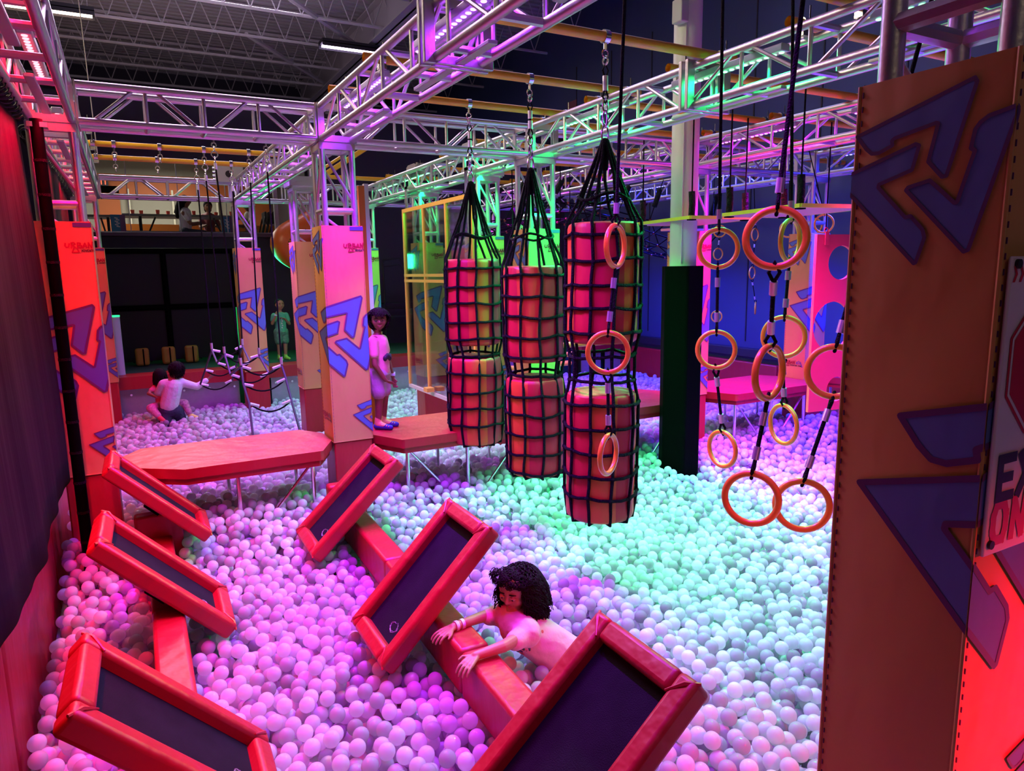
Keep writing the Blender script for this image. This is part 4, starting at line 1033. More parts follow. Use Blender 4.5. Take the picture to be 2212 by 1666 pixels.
for k, x in enumerate((.22, .36, .62, .80, 1.0, 1.22, 1.62, 1.86)):
    t = E('red_cup', (x, 14.5 + .12 * math.sin(k * 2.4), 1.09), 'red cup on the long party table, ' + ['leftmost', 'second from the left', 'third from the left', 'fourth from the left', 'fifth from the left, by the person in white', 'third from the right', 'second from the right', 'rightmost'][k], 'cup', 'red cups on the party table')
    m = MB(); m.tube([(0, 0, 0), (0, 0, .085)], [.024, .034], 14); m.build('cup', mat('cup_red', (.6, .05, .03), .4), t)
for k, x in enumerate((-.02, 1.72)):
    t = E('party_banner', (x, 13.86, .52), 'blue and purple banner with a white figure, ' + ('left of the long table' if k == 0 else 'right under the long table end'), 'banner')
    m = MB(); m.bx(-.11, .03, -.01, 0, 0, .52); m.bx(.03, .11, -.01, 0, 0, .52, 1); m.build('cloth', [mat('banner_blue', (.03, .16, .34), .6), mat('banner_purple', (.16, .06, .2), .6)], t)
    m = MB()
    for i in range(6): m.add([(-.05 + .02 * (i % 2), -.013, .46 - i * .028), (.0 + .02 * (i % 2), -.013, .45 - i * .028), (.0 + .02 * (i % 2), -.013, .465 - i * .028), (-.05 + .02 * (i % 2), -.013, .475 - i * .028)], [(0, 1, 2, 3)])
    m.ell((-.02, -.012, .10), (.055, .002, .06)); m.build('white_print', M_sign, t)
M_skin = mat('skin_brown', (.23, .085, .045), .5); M_skin2 = mat('skin_tan', (.42, .20, .11), .5)
M_hair = mat('dark_hair', (.010, .005, .006), .8)
M_white = mat('white_shirt', (.68, .64, .66), .8, bump=(14, .5)); M_pinkshirt = mat('pale_pink_shirt', (.72, .42, .44), .8, bump=(14, .4))
M_jean = mat('dark_jeans', (.025, .03, .06), .8, bump=(40, .3)); M_eye = mat('eye_white', (.7, .68, .68), .25); M_iris = mat('eye_dark', (.02, .01, .008), .2)
M_lip = mat('lips', (.36, .07, .07), .4); M_sock = mat('yellow_sock', (.75, .65, .15), .7); M_shoe = mat('blue_shoe', (.03, .03, .25), .6)

def blob(name, parts, m, parent, vox=.012, sm=5):
    b = MB()
    for p in parts:
        if p[0] == 'e': b.ell(p[1], p[2], rot=p[3] if len(p) > 3 else None)
        else: b.cap(p[0], p[1], p[2], p[3])
    return b.build(name, m, parent, remesh=vox, sm=sm)
def seated(x, y, z, lab, shirt, trousers, face, hair_long, arm):
    """adult on a bench; face: +1 turned right, -1 left, 0 to the glass"""
    t = E('person', (x, y, z), lab, 'person'); t.scale = (.86,) * 3
    fx, fy = (face, -.15) if face else (0, -1); f = Vector((fx, fy, 0)).normalized(); s = Vector((-f.y, f.x, 0))
    P = lambda a, b, c: tuple(f * a + s * b + Vector((0, 0, c)))
    blob('body', [(P(0, 0, .10), .11, P(.03, 0, .48), .105), (P(.03, 0, .48), .05, P(.05, 0, .62), .045), ('e', P(.06, 0, .70), (.085, .085, .11)),
                  ('e', P(.15, 0, .685), (.02, .02, .02)), (P(.0, .16, .46), .045, P(.12, .20, .24), .035), (P(.12, .20, .24), .033, P(.30, .10, .26), .025), (P(.0, -.16, .46), .045, P(.12, -.20, .24), .035), (P(.12, -.20, .24), .033, P(.32, -.08, .28), .025),
                  (P(0, .09, .06), .08, P(.36, .10, .05), .06), (P(.36, .10, .05), .055, P(.38, .10, -.32), .04), (P(0, -.09, .06), .08, P(.36, -.10, .05), .06), (P(.36, -.10, .05), .055, P(.40, -.10, -.32), .04), (P(.38, .10, -.34), .04, P(.50, .10, -.36), .03), (P(.40, -.10, -.34), .04, P(.52, -.10, -.36), .03)], M_skin, t, .016)
    blob('shirt', [(P(0, 0, .08), .125, P(.03, 0, .47), .12), (P(.0, .14, .47), .055, P(.08, .19, .32), .05), (P(.0, -.14, .47), .055, P(.08, -.19, .32), .05), (P(.02, -.12, .50), .05, P(.02, .12, .50), .05)], shirt, t, .018)
    blob('trousers', [(P(0, .09, .06), .095, P(.36, .10, .05), .075), (P(.36, .10, .05), .07, P(.38, .10, -.26), .055), (P(0, -.09, .06), .095, P(.36, -.10, .05), .075), (P(.36, -.10, .05), .07, P(.40, -.10, -.26), .055), (P(0, -.09, .08), .1, P(0, .09, .08), .1)], trousers, t, .018)
    hp = [('e', P(.035, 0, .725), (.098, .098, .115)), ('e', P(-.02, 0, .66), (.085, .085, .10))]
    if hair_long: hp += [(P(-.05, 0, .66), .08, P(-.12, 0, .40), .05), (P(-.10, .02, .62), .05, P(-.16, .02, .48), .03)]
    blob('hair', hp, M_hair, t, .014)
    for sg in (-1, 1):
        m = MB(); m.ell(P(.135, sg * .03, .715), .010, nu=8, nv=6); m.build('eye', M_iris, t)
    return t
seated(1.02, 14.02, 0.70, 'person in a white top with long dark hair seated side-on at the party table', M_white, M_jean, 1, True, 0)
seated(1.52, 14.98, 0.70, 'person in a dark rose top facing the glass from behind the party table', mat('rose_top', (.25, .05, .06), .7), M_dark, 0, False, 0)
seated(2.22, 14.5, 0.70, 'person in a pale top leaning left at the right end of the party room', mat('pale_top', (.45, .38, .36), .7), mat('grey_trousers', (.2, .16, .15), .7), -1, False, 0)
for k in range(3):
    t = E('folded_chair', (2.30 + k * .07, 14.0, .45), ('left', 'middle', 'right')[k] + ' one of three dark folding chairs leaning at the right end of the party room', 'chair', 'folding chairs stacked in the party room')
    m = MB(); m.tube([(-.05, 0, 0), (.14, .1, .72)], .012, 6); m.tube([(-.05, .3, 0), (.14, .4, .72)], .012, 6); m.build('frame', M_dark, t)
    m = MB(); m.box((.12, .22, .60), (.03, .34, .22)); m.build('backrest', M_pblack, t)

# ------------------------------------------------------------------ children
def face(t, c, f, r, skin, mouth_open=False, smile=False):
    """eyes, brows, nose, lips and ears on a head of radius r at c looking along f"""
    f = Vector(f).normalized(); up_ = Vector((0, 0, 1)); up_ = (up_ - f * up_.dot(f)).normalized(); s = f.cross(up_); c = Vector(c)
    P = lambda a, b, h: c + f * a * r + s * b * r + up_ * h * r
    for sg in (-1, 1):
        m = MB(); m.ell(P(.885, sg * .36, .05), (r * .115,) * 3, nu=12, nv=8); e = m.build('eye', M_eye, t)
        m = MB(); m.ell(P(.955, sg * .36, .03), r * .078, nu=10, nv=6); m.build('iris', M_iris, e)
        m = MB(); m.tube([P(.90, sg * .17, .30), P(.95, sg * .36, .36), P(.80, sg * .58, .28)], [r * .035, r * .05, r * .02], 6); m.build('eyebrow', M_hair, t)
        m = MB(); m.tube([P(.92, sg * .20, .08), P(.99, sg * .36, .13), P(.86, sg * .53, .06)], r * .055, 6); m.build('eyelid', skin, t)
    m = MB(); w_ = .30 if smile else .20; d = .05 if smile else 0
    m.tube([P(.84, -w_, -.50 + d), P(.97, 0, -.52 - d), P(.84, w_, -.50 + d)], [r * .03, r * .075, r * .03], 8); m.tube([P(.84, -w_, -.53 + d), P(.96, 0, -.62 - d), P(.84, w_, -.53 + d)], [r * .03, r * .085, r * .03], 8)
    m.build('mouth', M_lip, t)
    if smile:
        m = MB(); m.tube([P(.90, -.17, -.50), P(.995, 0, -.56), P(.90, .17, -.50)], r * .04, 6); m.build('teeth', M_eye, t)
def head_parts(c, f, r):
    f = Vector(f).normalized(); up_ = Vector((0, 0, 1)); up_ = (up_ - f * up_.dot(f)).normalized(); s = f.cross(up_); c = Vector(c)
    P = lambda a, b, h: tuple(c + f * a * r + s * b * r + up_ * h * r)
    q = [('e', P(-.08, 0, .18), (r * 1.02, r * 1.02, r * 1.02)), ('e', P(.25, 0, -.25), (r * .74, r * .74, r * .80)), (P(.45, 0, -.80), r * .26, P(.55, 0, -.78), r * .22),
         (P(.90, 0, .12), r * .08, P(1.10, 0, -.17), r * .115), (P(1.02, -.11, -.20), r * .08, P(1.02, .11, -.20), r * .08)]
    for sg in (-1, 1): q += [('e', P(.60, sg * .42, -.22), (r * .34,) * 3), ('e', P(-.02, sg * .98, -.05), (r * .12, r * .12, r * .22))]
    return q
def hand(w, k, side, curl, thumb_dir, L=.075, r=.0075, spread=.011):
    """wrist w, knuckle centre k; side: vector across the knuckles; curl: direction the fingers bend to"""
    w, k, sd, cu, th = (Vector(a) for a in (w, k, side, curl, thumb_dir)); sd.normalize(); cu.normalize(); th.normalize(); d = (k - w).normalized()
    q = []
    for i, (o, ln) in enumerate(((-1.5, .88), (-.5, 1.0), (.5, .95), (1.5, .76))):
        b = k + sd * o * spread * 1.15; wv = w + sd * o * spread * .55
        q.append((tuple(wv), r * 1.35, tuple(b), r * 1.15))
        dd = (d + sd * o * .10 + cu * .12).normalized(); m1 = b + dd * L * ln * .42; d2 = (d * .75 + sd * o * .10 + cu * .60).normalized(); m2 = m1 + d2 * L * ln * .32; d3 = (d * .45 + cu * .95).normalized(); m3 = m2 + d3 * L * ln * .26
        q += [(tuple(b), r * 1.0, tuple(m1), r * .88), (tuple(m1), r * .88, tuple(m2), r * .80), (tuple(m2), r * .80, tuple(m3), r * .68)]
    tb = w.lerp(k, .35) + th * spread * 1.6; q += [(tuple(w.lerp(k, .15)), r * 1.3, tuple(tb), r * 1.15), (tuple(tb), r * 1.1, tuple(tb + (th * .75 + d * .7).normalized() * L * .42), r * .9), (tuple(tb + (th * .75 + d * .7).normalized() * L * .42), r * .88, tuple(tb + (th * .75 + d * .7).normalized() * L * .42 + (th * .3 + d + cu * .3).normalized() * L * .32), r * .72)]
    return q
def curls(name, c, R, n, drop, parent, seed, keep, rad=.0042, turns=3.0, amp=.010, core=None, fall=(0, 0, -1), avoid=None):
    rng = random.Random(seed); m = MB(); c = Vector(c); fall = Vector(fall).normalized()
    for _ in range(n):
        v = Vector((rng.gauss(0, 1), rng.gauss(0, 1), rng.gauss(0, 1))).normalized()
        if not keep(v): continue
        L = drop * rng.uniform(.65, 1.1); p = c + Vector((v.x * R[0], v.y * R[1], v.z * R[2])); ph = rng.uniform(0, 6); pts = []
        out = Vector((v.x, v.y, 0)) * .35 if v.z > .3 else v * .15
        a = v.orthogonal().normalized(); b = v.cross(a)
        K = 14
        for k in range(K + 1):
            s_ = k / K; dirn = (out * (1 - s_) + fall * (s_ + .15))
            q = p + v * .006 + Vector((v.x * R[0], v.y * R[1], 0)) * (.45 * min(1, s_ * 1.5) * max(0, v.z)) + fall * L * s_ * (1 - .55 * max(0, v.z) * (1 - s_)) + out * .03 * s_
            w_ = amp * min(1, s_ * 3 + .2); an = ph + turns * 2 * PI * s_; q = q + a * math.cos(an) * w_ + b * math.sin(an) * w_
            pts.append(q)
        if avoid and any(avoid(q) for q in pts): continue
        m.tube(pts, [rad * (1 - .55 * (k / K)) for k in range(K + 1)], 5)
    if core: 
        for e in core: m.ell(e[0], e[1])
    return m.build(name, M_hair, parent, ang=180)

# the girl holding the beam
t = E('person', (1.6, 2.72, -2.0), 'girl with curly dark hair and pale pink shirt leaning on the red beam', 'person'); GS = 1.075; o0 = Vector((1.6, 2.72, -2.0)); t.location = (1.6 * GS, 2.72 * GS, -2.0 * GS + ZO); t.scale = (GS,) * 3
L3 = lambda *p: tuple(Vector(p) - o0)
hc = Vector(L3(1.505, 2.765, -1.505)); hf = Vector((-.80, -.42, -.30)); HR = .082
elN, wrN, knN = L3(1.315, 2.54, -1.640), L3(1.180, 2.545, -1.648), L3(1.128, 2.515, -1.655)
elF, wrF, knF = L3(1.355, 2.86, -1.660), L3(1.200, 2.835, -1.655), L3(1.145, 2.82, -1.662)
shN, shF = L3(1.475, 2.605, -1.650), L3(1.465, 2.865, -1.660)
body = [(L3(1.50, 2.73, -1.68), .085, L3(1.60, 2.68, -1.76), .09), (L3(1.60, 2.68, -1.76), .09, L3(1.78, 2.66, -1.93), .10), (L3(1.78, 2.66, -1.93), .10, L3(1.83, 2.66, -2.10), .085),
        (L3(1.47, 2.74, -1.66), .042, L3(1.50, 2.76, -1.57), .040), (shN, .034, elN, .027), (elN, .027, wrN, .019), (shF, .034, elF, .027), (elF, .027, wrF, .019), (shN, .036, L3(1.50, 2.73, -1.67), .05), (shF, .036, L3(1.50, 2.73, -1.67), .05),
        (L3(1.82, 2.60, -2.0), .07, L3(1.70, 2.56, -2.15), .05), (L3(1.82, 2.74, -2.0), .07, L3(1.72, 2.76, -2.15), .05)]
body += head_parts(hc, hf, HR)
body += hand(wrN, knN, (-.25, -.9, .0) if 0 else (.25, -.95, 0), (-.2, -.1, -1), (-.3, .95, .1), L=.066, r=.0076, spread=.0155) + hand(wrF, knF, (.15, -1, 0), (-.25, 0, -1), (.1, -1, -.1), L=.066, r=.0076, spread=.0155)
blob('body', body, M_skin2, t, .0036, 3)
blob('shirt', [(L3(1.50, 2.73, -1.685), .100, L3(1.60, 2.68, -1.765), .107), (L3(1.60, 2.68, -1.765), .107, L3(1.79, 2.66, -1.95), .122), (L3(1.79, 2.66, -1.95), .122, L3(1.84, 2.66, -2.08), .12), (L3(1.48, 2.62, -1.66), .054, L3(1.395, 2.578, -1.655), .047),
               (L3(1.48, 2.85, -1.665), .054, L3(1.41, 2.860, -1.668), .046), (L3(1.48, 2.62, -1.66), .07, L3(1.48, 2.84, -1.665), .07)], M_pinkshirt, t, .008, 6)
m = MB(); rng = random.Random(4)
for k in range(110):
    a = rng.uniform(-.1, .5); ph = rng.gauss(.1, .5); C = Vector(L3(1.50 + .12 * a, 2.73 - .05 * a, -1.685 - .09 * a)); ax = Vector((.74, -.28, -.60)).normalized()
    n1 = Vector((-.25, -.55, -.55)); n1 = (n1 - ax * n1.dot(ax)).normalized(); n2 = ax.cross(n1); p = C + (n1 * math.cos(ph) + n2 * math.sin(ph)) * .1015
    m.ell(p, (.011, .011, .004), mi=k % 4, rot=Vector((0, 0, 1)).rotation_difference(n1 * math.cos(ph) + n2 * math.sin(ph)).to_matrix(), nu=8, nv=5)
m.build('floral_print', [mat('print_coral', (.6, .10, .10), .7), mat('print_dark', (.06, .05, .12), .7), mat('print_rose', (.7, .25, .28), .7), mat('print_leaf', (.05, .12, .10), .7)], t)
face(t, hc, hf, HR, M_skin2)
fN = hf.normalized()
up3 = (Vector((0, 0, 1)) - fN * fN.z).normalized(); sd3 = fN.cross(up3)
def on_face(q):
    d = q - hc; return d.dot(fN) > .30 * HR and abs(d.dot(sd3)) < .78 * HR and -1.5 * HR < d.dot(up3) < .62 * HR
curls('hair', hc + Vector((.030, .005, .012)), (.105, .100, .098), 1500, .150, t, 11, lambda v: v.dot(fN) < .75, core=[(hc + up3 * .030 - fN * .022, (.084, .084, .072)), (hc - fN * .050 - up3 * .02, (.080, .085, .080)), (hc - fN * .065 - up3 * .07, (.066, .080, .055))], fall=(.16, -.03, -1), amp=.013, avoid=on_face)
for sg in (-1, 1):
    curls('hair_top', hc + up3 * .030 - fN * .010, (.090, .088, .082), 420, .050, t, 20 + sg, lambda v: v.dot(up3) > .35 and v.dot(fN) > .05 and v.dot(sd3) * sg > -.15, amp=.009, rad=.0036, fall=tuple(sd3 * sg * .9 - up3 * .45 - fN * .55), avoid=on_face)
rw = random.Random(8); m = MB()
for q in range(16):       # loose ringlets blowing past her far cheek
    a = hc + sd3 * (-.075 if 0 else .0) + up3 * rw.uniform(.0, .05) + fN * .02 + Vector((-.01, .075, 0)); L = rw.uniform(.07, .13); ph = rw.uniform(0, 6)
    m.tube([a + Vector((-.045 * k / 14, .01 * k / 14, -L * k / 14)) + Vector((math.cos(ph + k * 1.1) * .010, 0, math.sin(ph + k * 1.1) * .010)) for k in range(15)], [.0026 * (1 - .4 * k / 14) for k in range(15)], 5)
m.build('loose_ringlets', M_hair, t, ang=180)
for k, (a, b) in enumerate(((wrF, elF), (wrF, elF))):
    a, b = Vector(a), Vector(b); d = (b - a).normalized(); p = a + d * (.012 + .032 * k); m = MB(); m.tube([p, p + d * .016], .0245, 20); m.build('wristband', mat('band_white', (.65, .68, .85), .5), t)
for (w_, k_) in ((wrN, knN), (wrF, knF)): pass

# the child standing on the walkway
def stander(x, y, z, h, f, lab, skin, shirtm, shortm, arms, hair_kind, sockm, shoem, smile=True, seed=3, vox=.009, hd=None):
    """h: height; f: the way it faces (xy)"""
    t = E('person', (x, y, z), lab, 'person'); f = Vector((f[0], f[1], 0)).normalized(); s = Vector((f.y, -f.x, 0)); k = h / 1.10
    P = lambda a, b, c: tuple((f * a + s * b) * k + Vector((0, 0, c * k)))
    hcn = Vector(P(.02, 0, .985)); HR_ = .078 * k
    b = [(P(0, 0, .52), .085 * k, P(0, 0, .78), .088 * k), (P(0, 0, .78), .06 * k, P(0, 0, .84), .045 * k), (P(0, 0, .82), .034 * k, P(.01, 0, .93), .034 * k)]
    for sg in (-1, 1):
        b += [(P(0, sg * .055, .50), .062 * k, P(.012, sg * .06, .28), .043 * k), (P(.012, sg * .06, .28), .040 * k, P(-.005, sg * .06, .06), .026 * k), (P(-.01, sg * .06, .035), .028 * k, P(.10, sg * .068, .022), .022 * k), (P(0, sg * .11, .80), .040 * k, P(0, sg * .05, .80), .05 * k)]
    sk = []
    for sg, (el, wr, kn) in zip((-1, 1), arms):
        sh = P(0, sg * .115, .80); b += [(sh, .034 * k, P(*el), .026 * k), (P(*el), .026 * k, P(*wr), .019 * k)]
        b += hand(P(*wr), P(*kn), tuple(f), tuple(f * .6 + s * -sg * .4), tuple(f), L=.06 * k, r=.0066 * k, spread=.0098 * k); sk.append((sh, P(*el), P(*wr)))
    hd = Vector((hd[0], hd[1], -.05)).normalized() if hd else f
    b += head_parts(hcn, hd, HR_)
    blob('body', b, skin, t, vox * .8, 3)
    sh = [(P(0, 0, .53), .100 * k, P(0, 0, .77), .098 * k), (P(0, -.08, .795), .05 * k, P(0, .08, .795), .05 * k)]
    for (a, e, w_), sg in zip(sk, (-1, 1)): sh.append((a, .047 * k, tuple(Vector(a).lerp(Vector(e), .55)), .046 * k))
    blob('shirt', sh, shirtm, t, vox, 5)
    so = [(P(0, -.04, .50), .094 * k, P(0, .04, .50), .094 * k)] + [(P(0, sg * .055, .49), .078 * k, P(.012, sg * .062, .34), .070 * k) for sg in (-1, 1)]
    blob('shorts', so, shortm, t, vox, 4)
    for sg in (-1, 1):
        blob('sock', [(P(-.005, sg * .06, .10), .031 * k, P(-.01, sg * .06, .05), .033 * k), (P(-.01, sg * .06, .05), .034 * k, P(.06, sg * .066, .03), .028 * k)], sockm, t, .008, 2)
        blob('shoe', [(P(-.02, sg * .06, .030), .034 * k, P(.115, sg * .07, .022), .026 * k)], shoem, t, .008, 2)
    face(t, hcn, hd, HR_, skin, smile=smile)
    if hair_kind == 'curly':
        curls('hair', hcn + Vector((0, 0, .02 * k)), (.084 * k, .084 * k, .084 * k), 520, .035 * k, t, seed, lambda v: v.dot(hd) < .25 or v.z > .5, rad=.0055 * k, turns=1.8, amp=.016 * k, core=[(hcn + Vector((0, 0, .022 * k)) - hd * .022 * k, (.090 * k, .090 * k, .082 * k))], fall=(0, 0, -.3))
    else:
        m = MB(); m.ell(hcn + Vector((0, 0, .022 * k)) - hd * .020 * k, (.083 * k, .083 * k, .080 * k)); m.build('hair', M_hair, t)
    return t, P, k
pk = mat('pink_tshirt', (.80, .36, .34), .8, bump=(12, .4)); lil = mat('lilac_shorts', (.42, .28, .36), .8, bump=(20, .4))
t, P, k = stander(1.905, 5.98, ZP, 1.085, (.75, -.65), 'smiling child in a pink t-shirt with curly hair standing by the pink-lit column', M_skin, pk, lil, (((.02, -.16, .62), (.06, -.17, .45), (.07, -.17, .39)), ((.03, .155, .60), (.10, .10, .46), (.13, .06, .43))), 'curly', M_sock, M_shoe, hd=(-.25, -1))
m = MB()
for a in np.linspace(-.5, .55, 9): m.ell(P(.099 * math.cos(a), .099 * math.sin(a), .655 + .012 * math.sin(a * 7)), (.020, .020, .026), nu=8, nv=6)
m.build('dark_shirt_print', M_dark, t)
m = MB(); q = Vector(P(.06, -.17, .46)); m.tube([q, q + Vector((0, 0, .022))], .024, 18); m.build('wristband', MATS['band_white'], t)
m = MB()
for sg in (-1, 1):
    for i in range(4): m.tube([P(.04 + .022 * i, sg * .07 - .028, .045 - .003 * i), P(.04 + .022 * i, sg * .07, .056 - .004 * i), P(.04 + .022 * i, sg * .07 + .028, .045 - .003 * i)], .004, 5)
m.build('shoe_straps', M_sock, t)
gs = mat('green_shirt', (.10, .42, .25), .8); gr = mat('camo_shorts', (.10, .22, .14), .8, var=(30, .7)); yl = mat('lime_shoe', (.35, .75, .08), .5)
t, P, k = stander(2.19, 12.05, ZP - .03, 1.02, (.25, -1), 'child in green shirt and patterned shorts standing beside the salmon column', M_skin2, gs, gr, (((.03, -.15, .64), (.10, -.04, .74), (.11, .02, .76)), ((.02, .16, .66), (.10, .13, .78), (.11, .12, .84))), 'short', yl, yl, smile=False)
m = MB()
for i in range(5): m.ell(P(.100, .02 - .01 * (i % 2), .74 - i * .04), (.012, .012, .014), nu=8, nv=5)
m.build('shirt_print', M_white, t)
m = MB(); q = Vector(P(.11, .125, .80)); m.tube([q, q + Vector((0, 0, .025))], .025, 16); m.build('wristband', MATS['band_white'], t)

# the pair in the back pit: one child seen from behind, carrying another
t = E('person', (.42, 10.35, -2.26), 'child in white top and dark jeans seen from behind, reaching for the rope ladder', 'person')
Q = lambda *p: tuple(Vector((p[0] - .42, p[1] - 10.35, p[2] + 2.26)))
hc2 = Vector(Q(.49, 10.33, -1.235))
b = [(Q(.37, 10.35, -1.70), .10, Q(.43, 10.33, -1.44), .105), (Q(.43, 10.33, -1.40), .04, Q(.47, 10.33, -1.30), .04), ('e', tuple(hc2), (.080, .085, .095)), (Q(.55, 10.33, -1.42), .045, Q(.72, 10.34, -1.50), .034), (Q(.72, 10.34, -1.50), .032, Q(.86, 10.34, -1.41), .022)]
b += hand(Q(.86, 10.34, -1.41), Q(.93, 10.34, -1.365), (0, 0, 1), (0, -1, 0), (0, -.3, 1), L=.06, r=.007, spread=.010)
b += [(Q(.31, 10.33, -1.42), .045, Q(.24, 10.42, -1.56), .035), (Q(.24, 10.42, -1.56), .033, Q(.36, 10.55, -1.60), .022), (Q(.31, 10.35, -1.78), .075, Q(.28, 10.30, -1.98), .06), (Q(.28, 10.30, -1.98), .05, Q(.28, 10.35, -2.15), .04), (Q(.45, 10.37, -1.78), .075, Q(.50, 10.40, -1.96), .055), (Q(.50, 10.40, -1.96), .05, Q(.50, 10.45, -2.15), .04)]
blob('body', b, M_skin, t, .010, 3)
blob('shirt', [(Q(.36, 10.35, -1.72), .118, Q(.43, 10.33, -1.46), .120), (Q(.33, 10.33, -1.415), .06, Q(.53, 10.33, -1.415), .06), (Q(.54, 10.33, -1.425), .058, Q(.72, 10.34, -1.50), .048), (Q(.72, 10.34, -1.50), .046, Q(.84, 10.34, -1.425), .038), (Q(.31, 10.33, -1.42), .058, Q(.24, 10.42, -1.55), .048), (Q(.24, 10.42, -1.55), .044, Q(.33, 10.53, -1.60), .036)], M_white, t, .011, 6)
blob('jeans', [(Q(.33, 10.35, -1.80), .105, Q(.42, 10.36, -1.80), .105), (Q(.31, 10.35, -1.82), .092, Q(.28, 10.30, -2.0), .075), (Q(.28, 10.30, -2.0), .066, Q(.28, 10.35, -2.15), .055), (Q(.45, 10.37, -1.82), .088, Q(.50, 10.40, -1.98), .068), (Q(.50, 10.40, -1.98), .062, Q(.50, 10.45, -2.15), .05)], M_jean, t, .011, 4)
curls('hair', hc2 + Vector((0, 0, .012)), (.086, .088, .092), 420, .06, t, 5, lambda v: v.y < .5, rad=.005, turns=1.2, amp=.007, core=[(hc2 + Vector((0, -.008, .012)), (.090, .092, .095))])
t = E('person', (.25, 10.62, -2.26), 'smaller child with long dark hair and pink patterned leggings held by the child in white', 'person')
Q2 = lambda *p: tuple(Vector((p[0] - .25, p[1] - 10.62, p[2] + 2.26)))
hc3 = Vector(Q2(.29, 10.60, -1.34))
blob('body', [(Q2(.30, 10.62, -1.74), .085, Q2(.30, 10.61, -1.52), .085), (Q2(.30, 10.61, -1.46), .035, Q2(.30, 10.60, -1.38), .033), ('e', tuple(hc3), (.074, .078, .085)), (Q2(.22, 10.60, -1.50), .034, Q2(.13, 10.50, -1.56), .026), (Q2(.13, 10.50, -1.56), .025, Q2(.22, 10.36, -1.60), .018),
              (Q2(.24, 10.56, -1.76), .06, Q2(.14, 10.36, -1.74), .045), (Q2(.14, 10.36, -1.74), .042, Q2(.23, 10.25, -1.86), .030), (Q2(.38, 10.56, -1.76), .06, Q2(.55, 10.40, -1.72), .045), (Q2(.55, 10.40, -1.72), .042, Q2(.60, 10.34, -1.88), .030)], M_skin, t, .010, 3)
blob('top', [(Q2(.30, 10.62, -1.72), .098, Q2(.30, 10.61, -1.53), .098), (Q2(.22, 10.60, -1.50), .046, Q2(.17, 10.55, -1.53), .04)], mat('pink_top', (.6, .12, .18), .8), t, .011, 4)
blob('leggings', [(Q2(.24, 10.56, -1.76), .078, Q2(.14, 10.36, -1.74), .062), (Q2(.14, 10.36, -1.74), .060, Q2(.21, 10.27, -1.83), .045), (Q2(.38, 10.56, -1.76), .078, Q2(.55, 10.40, -1.72), .058), (Q2(.55, 10.40, -1.72), .055, Q2(.595, 10.345, -1.85), .042)], mat('pink_legging', (.70, .22, .30), .8, var=(38, .95)), t, .011, 4)
blob('sock', [(Q2(.23, 10.25, -1.86), .034, Q2(.27, 10.22, -1.90), .03)], mat('red_sock', (.65, .05, .08), .7), t, .008, 2)
blob('sock', [(Q2(.60, 10.34, -1.88), .032, Q2(.68, 10.32, -1.92), .026)], M_sock, t, .008, 2)
curls('hair', hc3 + Vector((0, 0, .012)), (.078, .082, .086), 260, .16, t, 6, lambda v: v.y < .6, rad=.005, turns=.8, amp=.005, core=[(hc3 + Vector((0, -.008, .012)), (.083, .086, .09))])

